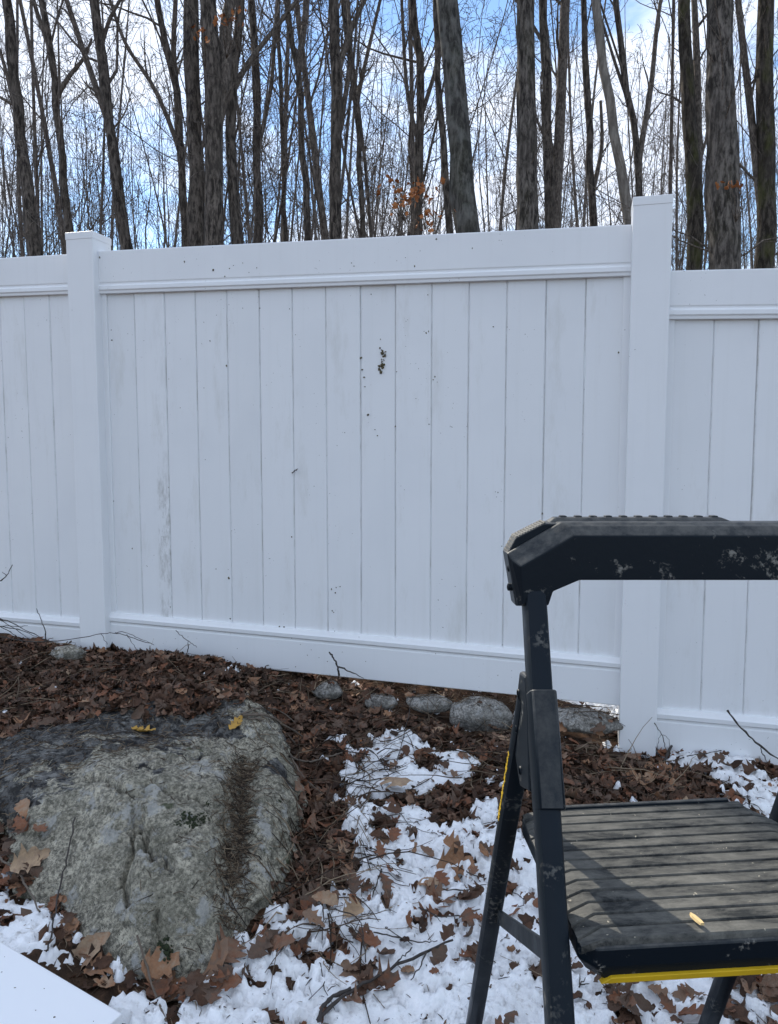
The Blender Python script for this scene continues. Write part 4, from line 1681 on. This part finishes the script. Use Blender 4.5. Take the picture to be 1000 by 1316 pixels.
def fstick(label, paths, d, mt='stick'):
    """stems standing in the air close to the fence: placed on a plane d metres in front of it"""
    parts = [smooth_tube([front(px, py, d + j * .01) for j, (px, py) in enumerate(pix)], r0, r1) for pix, r0, r1 in paths]
    V, Fq = merge(parts)
    c = parts[0][0][0]
    o = link('twig', mesh_np('twig', V - c, Fq), M[mt], loc=tuple(c))
    tag(o, label, 'twig')
    return o


stick('long forked dark stick lying across the snow in front of the boulder',
      [([(408, 1322), (440, 1290), (482, 1265), (530, 1240), (582, 1217)], .0042, .0030, .012),
       ([(508, 1252), (520, 1236), (530, 1228)], .0022, .0012, .014), ([(548, 1232), (538, 1255), (528, 1268)], .0022, .001, .010)])
stick('short curved dark stick at the bottom edge of the snow', [([(411, 1325), (414, 1303), (428, 1291), (451, 1281)], .0062, .0040, .014)])
stick('pale dry stick poking out between leaves below the boulder', [([(177, 1232), (192, 1272), (214, 1322)], .0030, .0024, [.05, .03, .01])], 'stick_tan')
stick('thin twig lying up the outer flank of the boulder', [([(97, 1058), (88, 1110), (78, 1150), (70, 1195), (62, 1230)], .0024, .0018, [.01, .02, .02, .02, .01])])
stick('bent grey twig among the leaves by the outer snow', [([(-5, 1115), (22, 1135), (40, 1165), (52, 1190)], .0032, .0020, .03)], 'stick_tan')
stick('gnarled grey root strands over the back edge of the boulder',
      [([(312, 926), (340, 924), (362, 936), (388, 952)], .0045, .003, .012), ([(318, 930), (345, 932), (368, 948), (380, 962)], .0035, .002, .012), ([(310, 928), (335, 918), (358, 920), (380, 938)], .003, .002, .02)], 'stick_tan')
stick('crooked grey twig pointing from the boulder to the snow', [([(372, 982), (395, 990), (420, 982), (440, 976)], .0040, .0022, .02), ([(375, 985), (390, 1010), (415, 1030)], .003, .0015, .02)], 'stick_tan')
stick('slender twig on the snow pointing at the rear ladder leg', [([(538, 1172), (565, 1184), (592, 1183), (617, 1174)], .0020, .0013, .006), ([(556, 1180), (566, 1190)], .0012, .0008, .006)])
stick('thin twig on the snow just above the lone lobed leaf', [([(570, 1148), (597, 1150), (625, 1142)], .0017, .001, .006), ([(600, 1126), (625, 1135)], .0013, .0009, .006)])
stick('tangle of thin stems across the snow below the hollow', [([(480, 1205), (510, 1212), (545, 1219), (562, 1216)], .0017, .001, .008), ([(495, 1200), (530, 1222)], .0015, .001, .01), ([(470, 1250), (468, 1220), (452, 1200)], .0014, .001, .02), ([(430, 1180), (462, 1190), (470, 1235)], .0016, .001, .02)])
stick('fine twig curling on the snow between the ladder legs', [([(660, 1152), (672, 1158), (673, 1168), (665, 1171)], .0010, .0008, .004)])
stick('three pronged scrap of twig on snow under the tread', [([(744, 1275), (752, 1262)], .0017, .001, .005), ([(746, 1271), (757, 1270)], .0015, .001, .005), ([(745, 1273), (745, 1258)], .0015, .001, .006)])
stick('thick stub of stick jutting from the snow near the tall post', [([(853, 982), (860, 972), (869, 958)], .0062, .0058, [0, .02, .035])])
stick('straight thin twig on the snow along the lower panel', [([(865, 984), (890, 976), (920, 972), (948, 966)], .0022, .0014, .012)])
stick('dark arched stems over the snow by the tread corner', [([(950, 1046), (965, 1040), (980, 1052), (978, 1068)], .0018, .001, .02), ([(955, 1058), (972, 1060), (984, 1078)], .0014, .001, .01)])
stick('thin twig rising straight up from leaves in front of middle panel', [([(508, 992), (519, 955), (529, 905), (541, 873)], .0019, .0012, [.0, .015, .02, .03])])
fstick('thin bare twig leaning against the lower panel beside snow', [([(935, 913), (953, 937), (975, 958), (1012, 982)], .0040, .0030), ([(978, 960), (980, 968), (985, 978)], .002, .0015)], .10)
fstick('fine looped stem curling beside the tall post', [([(841, 929), (851, 943), (855, 960), (857, 968)], .0016, .0012), ([(845, 968), (845, 950), (852, 943), (860, 950), (861, 968)], .0009, .0008)], .09)
fstick('forked black twig standing in front of the bottom rail', [([(436, 868), (434, 855), (427, 843), (423, 838)], .0045, .0028), ([(435, 857), (450, 863), (468, 872)], .0035, .0012)], .10)
fstick('arching bramble stem crossing the foot of the shorter post',
       [([(0, 818), (40, 826), (95, 822), (130, 814), (150, 813), (172, 820), (198, 829)], .0026, .0012), ([(148, 813), (160, 812), (178, 820), (195, 827)], .0016, .0008), ([(163, 815), (172, 830), (180, 840)], .0016, .0008), ([(130, 815), (138, 828)], .0013, .0008)], .12)
fstick('upright thin twig in front of the outer panel', [([(60, 825), (58, 810), (52, 794), (47, 782)], .0026, .0014)], .14)
fstick('tangled bramble stems arching from the outer edge', [([(-20, 792), (10, 797), (38, 812), (66, 826)], .0026, .0013), ([(-20, 803), (8, 806), (33, 811), (58, 824)], .0024, .0012), ([(-20, 812), (5, 803), (25, 806), (36, 804)], .002, .001), ([(-10, 800), (14, 812), (30, 826)], .0022, .0012), ([(-14, 788), (15, 805), (40, 824)], .0018, .001)], .22)
fstick('dark twig tip poking in at the outer edge', [([(-18, 752), (0, 747), (9, 740), (16, 726)], .0034, .0016), ([(9, 740), (3, 735)], .0016, .001)], .15)
fstick('small twig with side shoots in front of the bottom rail', [([(226, 810), (233, 818), (246, 826), (253, 832)], .0017, .001), ([(241, 838), (242, 824)], .0022, .0015)], .09)
fstick('short dark splinter stuck to the middle panel', [([(375.5, 608), (378, 605.5), (383, 602.5)], .0026, .0018)], .014)


# ------------------------------------------------------------------ trees
def norm(v):
    return v / (np.linalg.norm(v, axis=-1, keepdims=True) + 1e-9)


def grow(rg, P, Rr, n, t0, t1, lenf, ang, K, rf, wob=.18, up=.10, absolute=False, rmin=.0025):
    """n shoots from every parent polyline P (N,K0,3), vectorised"""
    Np, K0, _ = P.shape
    t = rg.uniform(t0, t1, (Np, n))
    i = np.clip((t * (K0 - 1)).astype(int), 0, K0 - 2)
    f = t * (K0 - 1) - i
    ar = np.arange(Np)[:, None]
    p0 = P[ar, i] * (1 - f)[..., None] + P[ar, i + 1] * f[..., None]
    tg = norm(P[ar, i + 1] - P[ar, i])
    r0 = (Rr[ar, i] * (1 - f) + Rr[ar, i + 1] * f) * rf * rg.uniform(.6, 1.0, (Np, n))
    ln = np.linalg.norm(P[:, -1] - P[:, 0], axis=1)[:, None] * lenf
    if absolute:
        ln = np.full((Np, 1), lenf)
    ln = ln * rg.uniform(.5, 1.15, (Np, n)) * (1.15 - .6 * t)
    pr = norm(np.cross(tg, norm(rg.normal(size=tg.shape))))
    a = ang * rg.uniform(.55, 1.3, (Np, n))
    d = norm(tg * np.cos(a)[..., None] + pr * np.sin(a)[..., None])
    p0, d, r0, ln = p0.reshape(-1, 3), d.reshape(-1, 3), r0.ravel(), ln.ravel()
    out = [p0]
    for k in range(K - 1):
        d = norm(d + rg.normal(size=d.shape) * wob + np.array((0, 0, up)))
        out.append(out[-1] + d * (ln / (K - 1))[:, None])
    Q = np.stack(out, 1)
    tp = np.linspace(1, .28, K)
    return Q, np.maximum(r0[:, None] * tp[None], rmin)


def trunk_line(rg, base, top, K, bend):
    t = np.linspace(0, 1, K)[:, None]
    P = base + (top - base) * t
    ph = rg.uniform(0, 6.28, 2)
    P[:, 0] += bend * (np.sin(t[:, 0] * 5.5 + ph[0]) - math.sin(ph[0])) * .5
    P[:, 1] += bend * (np.sin(t[:, 0] * 4.5 + ph[1]) - math.sin(ph[1])) * .5
    return P


def make_tree(name, rg, P, r, mt, limbs=(), crown_n=(9, 6, 4), lenf=.34, t0=.42, low=6, rtop=.25, sides=14, flare=1.25, up=.08, wild=.18, fine=.0032):
    """P trunk polyline (world); returns Empty with trunk and crown"""
    base = P[0].copy()
    K = len(P)
    t = np.linspace(0, 1, K)
    Rr = r * (1 - (1 - rtop) * t) * (1 + (flare - 1) * np.exp(-t * 14))
    Rr = Rr * (1 + .04 * rg.normal(size=K))
    V, Fq = tubes(P[None], Rr[None], sides)
    # uneven bark outline
    V = V + (rg.normal(size=V.shape) * r * .035)
    root = empty(name, tuple(base))
    link('trunk', mesh_np('trunk', V - base, Fq), mt, root)
    parts = []
    l1, r1 = [], []
    Pp, Rp = P[None], Rr[None]
    lp = [(np.array([q]), np.array([np.linspace(a, b, len(q))])) for q, a, b in limbs]
    for q, a in lp:
        parts.append(tubes(q, a, 8))
    B1, S1 = grow(rg, Pp, Rp, crown_n[0], t0, .98, lenf, .75, 8, .42, .14, up)
    parts.append(tubes(B1, S1, 6))
    if low:
        Bl, Sl = grow(rg, Pp, Rp, low, .12, .6, 1.9, 1.0, 6, .09, .16, .06, True)
        parts.append(tubes(Bl, Sl, 4))
        C, S = grow(rg, Bl, Sl, 4, .2, .95, .5, .7, 4, .6, .2, .05)
        parts.append(tubes(C, S, 3))
    for q, a in lp:
        C, S = grow(rg, q, a, 6, .25, .98, .35, .7, 6, .5, .16, .1)
        parts.append(tubes(C, S, 4))
        C2, S2 = grow(rg, C, S, 4, .2, .98, .5, .7, 4, .6, .2, .06)
        parts.append(tubes(C2, S2, 3))
    B2, S2 = grow(rg, B1, S1, crown_n[1], .2, .98, .45, .75, 6, .55, wild, up)
    parts.append(tubes(B2, S2, 4))
    B3, S3 = grow(rg, B2, S2, crown_n[2], .15, .98, .55, .85, 4, .6, wild + .08, .02, False, fine)
    parts.append(tubes(B3, S3, 3))
    V, Fq = merge(parts)
    link('crown', mesh_np('crown', V - base, Fq), M['twig'] if mt is not M['far'] else mt, root)
    return root


def px_tree(label, pix, Z, wpx, mt, h=13, limbs=(), **kw):
    """trunk that the photograph shows through the given pixels, at distance Z; grows from the ground to height h"""
    rg = np.random.default_rng(int(pix[0][0] * 7 + Z * 100))
    P = [W(a, b, Z) for a, b in pix]                # from the fence upwards
    d = P[0] - P[1] if len(P) > 1 else np.array((0, 0, -1.0))
    low = P[0] + d / max(-d[2], .1) * 1.0 * (P[0][2] - .5) * .8
    gz_ = float(ground_z(low[0], low[1]))
    base = np.array((low[0], Z * 1.0 + (low[1] - P[0][1]) * .2, gz_ - .15))
    base[1] = P[0][1]
    u_ = norm(P[-1] - P[-2])
    u_ = norm(u_ + np.array((0, 0, .6)))
    topz = np.array((P[-1][0] + u_[0] / u_[2] * (h - P[-1][2]) * .7, P[-1][1] + rg.uniform(-.5, .5), h))
    pts_ = [base] + P + [topz]
    s_ = np.concatenate([[0], np.cumsum([np.linalg.norm(b - a) for a, b in zip(pts_[:-1], pts_[1:])])])
    K = 34
    tt = np.linspace(0, s_[-1], K)
    Q = np.stack([np.interp(tt, s_, np.array(pts_)[:, k]) for k in range(3)], -1)
    for _ in range(2):
        Q[1:-1] = (Q[:-2] + 2 * Q[1:-1] + Q[2:]) / 4
    Q[1:-1, :2] += rg.normal(0, .010, (K - 2, 2))
    r = wpx / 989 * Z / 2
    lb = []
    for lpix, w0, w1 in limbs:
        LP = np.array([W(a, b, Z + .1 * j) for j, (a, b) in enumerate(lpix)])
        st_ = Q[np.argmin(np.linalg.norm(Q - (LP[0] - np.array((0, 0, .25))), axis=1))]
        LP = np.concatenate([[st_], [st_ * .35 + LP[0] * .65], LP[1:]])
        t2 = np.linspace(0, len(LP) - 1, 14)
        LQ = np.stack([np.interp(t2, np.arange(len(LP)), LP[:, k]) for k in range(3)], -1)
        for _ in range(2):
            LQ[1:-1] = (LQ[:-2] + 2 * LQ[1:-1] + LQ[2:]) / 4
        lb.append((LQ, w0 / 989 * Z / 2, w1 / 989 * Z / 2))
    t_ = make_tree('bare_tree', rg, Q, r * 1.05, mt, lb, **kw)
    tag(t_, label, 'tree', 'bare trees behind the fence')
    return t_


D, PL, BE, PA, MO = M['bark_dark'], M['bark_plate'], M['bark_beech'], M['bark_pale'], M['bark_moss']
px_tree('leaning bare trunk nearest the outer edge above the outer panel', [(48, 330), (30, 200), (20, 110), (8, -5)], 9.5, 19, D, 12, [([(22, 150), (8, 90), (-15, 20)], 8, 3)])
px_tree('bare trunk forking beside the shorter post', [(90, 310), (76, 170), (74, 110), (62, 50), (52, -5)], 10.5, 13, D, 12, [([(76, 115), (90, 95), (108, 77), (118, 50)], 8, 3), ([(63, 55), (45, 10), (40, -20)], 8, 4)])
px_tree('dark leaning trunk rising just past the shorter post', [(164, 320), (145, 190), (133, 100), (120, -5)], 9.0, 18, D, 12, [([(140, 150), (112, 80), (84, -5)], 10, 6), ([(127, 60), (140, 25), (160, -10)], 7, 4)])
px_tree('slim trunk at the edge of the dark trunk cluster', [(238, 310), (233, 200), (228, 120), (212, 40), (200, -5)], 10, 13, D, 12, [([(230, 130), (222, 70), (226, -5)], 9, 6), ([(234, 190), (200, 110), (160, 60), (140, -5)], 7, 4)])
px_tree('thick straight dark trunk in the cluster above the middle panel', [(254, 315), (251, 200), (246, 100), (244, -5)], 8.4, 24, D, 14)
px_tree('broad twin dark trunk at the heart of the cluster', [(274, 315), (276, 200), (273, 100), (266, -5)], 8.0, 27, D, 14, [([(282, 150), (291, 90), (288, 40), (299, -10)], 19, 15)])
px_tree('dark trunk with a long limb reaching up across the sky', [(306, 310), (299, 230), (296, 150), (296, 80), (312, -5)], 8.6, 17, D, 13, [([(300, 108), (322, 75), (345, 48), (388, -8)], 9, 5)])
px_tree('narrow dark trunk between the cluster and the forked tree', [(332, 308), (330, 200), (329, 100), (322, -5)], 11, 14, D, 13, [([(333, 180), (350, 110), (356, -5)], 7, 4)])
px_tree('thin bare trunk standing just short of the forked tree', [(366, 305), (364, 200), (360, 100), (358, -5)], 12, 8, D, 13)
px_tree('bare tree forking high into a narrow cup', [(396, 308), (390, 200), (384, 75), (376, 55), (364, -5)], 10.5, 11, D, 13, [([(384, 72), (391, 40), (394, -10)], 9, 7)])
px_tree('straight dark trunk forking at the top near the middle of the fence', [(430, 305), (432, 200), (432, 90), (428, -5)], 9.0, 19, D, 13, [([(436, 75), (450, 40), (472, -8)], 10, 6), ([(430, 190), (445, 120), (452, 60), (447, -5)], 8, 5)])
px_tree('thin forked trunk just beyond the straight dark trunk', [(466, 302), (463, 200), (458, 120), (445, 60), (440, -5)], 11, 9, D, 13, [([(459, 118), (472, 70), (490, -5)], 7, 4)])
px_tree('slender bare trunk close before the mottled trunk', [(538, 298), (537, 200), (543, 120), (535, 50), (530, -5)], 10, 14, D, 13, [([(545, 140), (560, 90), (578, 30)], 7, 4), ([(537, 180), (522, 120), (516, -5)], 7, 4)])
px_tree('thick mottled grey trunk leaning above the middle panel', [(601, 302), (594, 220), (584, 110), (575, -5)], 7.6, 37, BE, 13, low=4, flare=1.1)
px_tree('slim trunk hugging the mottled trunk', [(578, 300), (574, 240), (566, 160), (561, 60), (560, -5)], 9.5, 11, D, 13)
px_tree('thick straight grey brown trunk near the tall post', [(677, 294), (677, 200), (677, 100), (675, -5)], 8.0, 31, PL, 14, low=4)
px_tree('twin stemmed dark tree beside the grey brown trunk', [(708, 292), (705, 220), (701, 110), (698, -5)], 8.8, 16, D, 13, [([(714, 292), (718, 200), (722, 100), (727, -10)], 15, 13)])
px_tree('pale smooth trunk leaning towards the tall post', [(810, 284), (795, 200), (778, 110), (762, -5)], 8.2, 16, PA, 12, low=2, flare=1.0)
px_tree('dark trunk standing half behind the pale leaning trunk', [(764, 288), (757, 200), (752, 100), (750, -5)], 10.5, 12, D, 13, [([(758, 240), (775, 190), (772, 130)], 8, 4)])
px_tree('spreading forked bare tree just before the tall post', [(822, 270), (821, 200), (808, 130), (796, 60), (790, -5)], 10, 11, D, 13, [([(821, 190), (838, 110), (843, 40), (850, -5)], 9, 5), ([(808, 130), (790, 80), (775, 30)], 6, 3)])
px_tree('dark gnarled trunk with a burl beside the tall post', [(892, 345), (895, 230), (885, 170), (881, 80), (879, -5)], 7.8, 22, MO, 13, [([(899, 240), (897, 170), (896, 80), (892, -5)], 14, 8)])
px_tree('thickest ridged grey trunk standing above the lower panel', [(931, 345), (930, 230), (925, 110), (922, -5)], 7.0, 43, PL, 14, low=16, flare=1.15)
px_tree('mossy dark trunk at the far edge above the lower panel', [(982, 345), (984, 230), (985, 110), (984, -5)], 7.4, 27, MO, 13, [([(972, 250), (966, 150), (955, 60), (948, -5)], 11, 8)], low=14)

# slender trees filling the wood: a few built, then copied
rgt = np.random.default_rng(77)
protos = []
for k in range(12):
    h = rgt.uniform(13, 19)
    P = trunk_line(rgt, np.array((0., 0, -.2)), np.array((rgt.normal() * .9, rgt.normal() * .9, h)), 22, rgt.uniform(.15, .5))
    t_ = make_tree('slender_tree', rgt, P, rgt.uniform(.04, .078), M['far'], (), (12, 8, 4), .30, .18, 8, .22, 7, 1.1, .09, .28, .005)
    protos.append(t_)
for k in range(6):                                  # saplings
    h = rgt.uniform(5.5, 9)
    P = trunk_line(rgt, np.array((0., 0, -.2)), np.array((rgt.normal() * .7, rgt.normal() * .7, h)), 14, rgt.uniform(.1, .35))
    t_ = make_tree('sapling', rgt, P, rgt.uniform(.018, .034), M['far'], (), (12, 6, 3), .32, .25, 0, .2, 5, 1.05, .12, .28, .0035)
    protos.append(t_)
used_p = set()


def where(px):
    for lim, txt in ((115, 'above the outer panel'), (235, 'between the shorter post and the dark trunk cluster'), (320, 'behind the dark trunk cluster'),
                     (450, 'between the dark cluster and the straight forked trunk'), (575, 'just before the mottled trunk'),
                     (700, 'between the mottled and the grey brown trunks'), (830, 'around the pale leaning trunk'), (2000, 'above the lower panel')):
        if px < lim:
            return txt




def put(k, x, y, rz, s_, label, grp):
    src = protos[k]
    if k not in used_p:
        used_p.add(k)
        o = src
    else:
        o = src.copy()
        COL.objects.link(o)
        for ch in src.children:
            c = ch.copy()
            COL.objects.link(c)
            c.parent = o
    o.location = (x, y, float(ground_z(x, y)) - .15)
    o.rotation_euler = (0, 0, rz)
    o.scale = (s_, s_, s_)
    tag(o, label, 'tree', grp)


for k in range(62):
    Zt = 13.5 + 32 * (k / 62) ** .85 + rgt.uniform(-1, 1)
    px = rgt.uniform(-140, 1140)
    p = W(px, 571, Zt)
    put(k % 12, p[0], p[1], rgt.uniform(0, 6.28), rgt.uniform(.8, 1.15), ('far slender bare tree ' if Zt > 28 else 'slender bare tree in the middle distance ') + where(px), 'slender trees deeper in the wood')
for k in range(38):
    Zt = rgt.uniform(8.5, 20)
    px = rgt.uniform(-80, 1080)
    p = W(px, 571, Zt)
    put(12 + k % 6, p[0], p[1], rgt.uniform(0, 6.28), rgt.uniform(.85, 1.3), ('nearer thin bare sapling ' if Zt < 13 else 'thin bare sapling farther in ') + where(px), 'saplings among the trunks')

# the far wood that closes the view, one mass
parts = []
n = 320
yy = rgt.uniform(46, 85, n)
xx = rgt.uniform(-.62, .62, n) * yy
g0 = ground_z(xx, yy)
hh = rgt.uniform(13, 21, n)
tt = np.linspace(0, 1, 7)
P = np.stack([xx[:, None] + tt * rgt.normal(0, 1.0, (n, 1)), yy[:, None] + 0 * tt, g0[:, None] - .2 + tt * hh[:, None]], -1)
P[:, 1:, :2] += rgt.normal(0, .12, (n, 6, 2))
Rr = rgt.uniform(.04, .09, (n, 1)) * np.linspace(1, .25, 7)
parts.append(tubes(P, Rr, 4))
B, S = grow(rgt, P, Rr, 12, .2, .98, .28, .7, 5, .45, .16, .15, False, .012)
parts.append(tubes(B, S, 3))
B2, S2 = grow(rgt, B, S, 5, .2, .98, .5, .7, 4, .6, .2, .1, False, .010)
parts.append(tubes(B2, S2, 3))
V, Fq = merge(parts)
o = link('distant_wood', mesh_np('distant_wood', V, Fq), M['far'])
tag(o, 'hazy mass of far bare woodland closing the view', 'wood', kind='stuff')

# withered leaves still hanging on low branches
def hanging(label, spots, Z, n_, sp, mt, seed):
    rgh = np.random.default_rng(seed)
    parts, tint = [], []
    for px, py in spots:
        for _ in range(n_):
            c = W(px + rgh.normal() * sp, py + rgh.normal() * sp * .7, Z + rgh.normal() * .25)
            V, Fq = TEMPL[rgh.integers(len(TEMPL))]
            Q = rgh.normal(size=(3, 3))
            Q, _r = np.linalg.qr(Q)
            parts.append(((V * rgh.uniform(.05, .08)) @ Q.T + c, Fq))
            tint.append(np.full(len(V), rgh.random()))
    # the thin spray of twigs that carries them
    Pz, Rz = [], []
    for px, py in spots:
        c0_ = W(px + 6, py + 45, Z + .1)
        for _ in range(5):
            c1_ = W(px + rgh.normal() * sp, py + rgh.normal() * sp * .7, Z + rgh.normal() * .2)
            Pz.append([c0_, (c0_ + c1_) / 2 + rgh.normal(0, .03, 3), c1_])
            Rz.append([.006, .004, .002])
    V, Fq = merge(parts)
    c = np.array(Pz[0][0])
    root = empty('leafy_twig', tuple(c))
    o = link('withered_leaves', mesh_np('withered_leaves', V - c, Fq, True, np.concatenate(tint)), M[mt], root)
    o['kind'] = 'stuff'
    V2, F2 = tubes(np.array(Pz), np.array(Rz), 4)
    link('stem', mesh_np('stem', V2 - c, F2), M['twig'], root)
    tag(root, label, 'shrub')


hanging('sprays of withered orange leaves before the mottled trunk', [(540, 250), (525, 265), (552, 280), (515, 240)], 7.2, 22, 13, 'rust', 4)
hanging('few withered leaves clinging high in the dark trunk cluster', [(258, 42), (285, 30), (300, 20)], 7.4, 10, 9, 'rust', 6)
hanging('russet leaves on a twig before the thickest ridged trunk', [(940, 240)], 6.6, 14, 6, 'rust', 8)
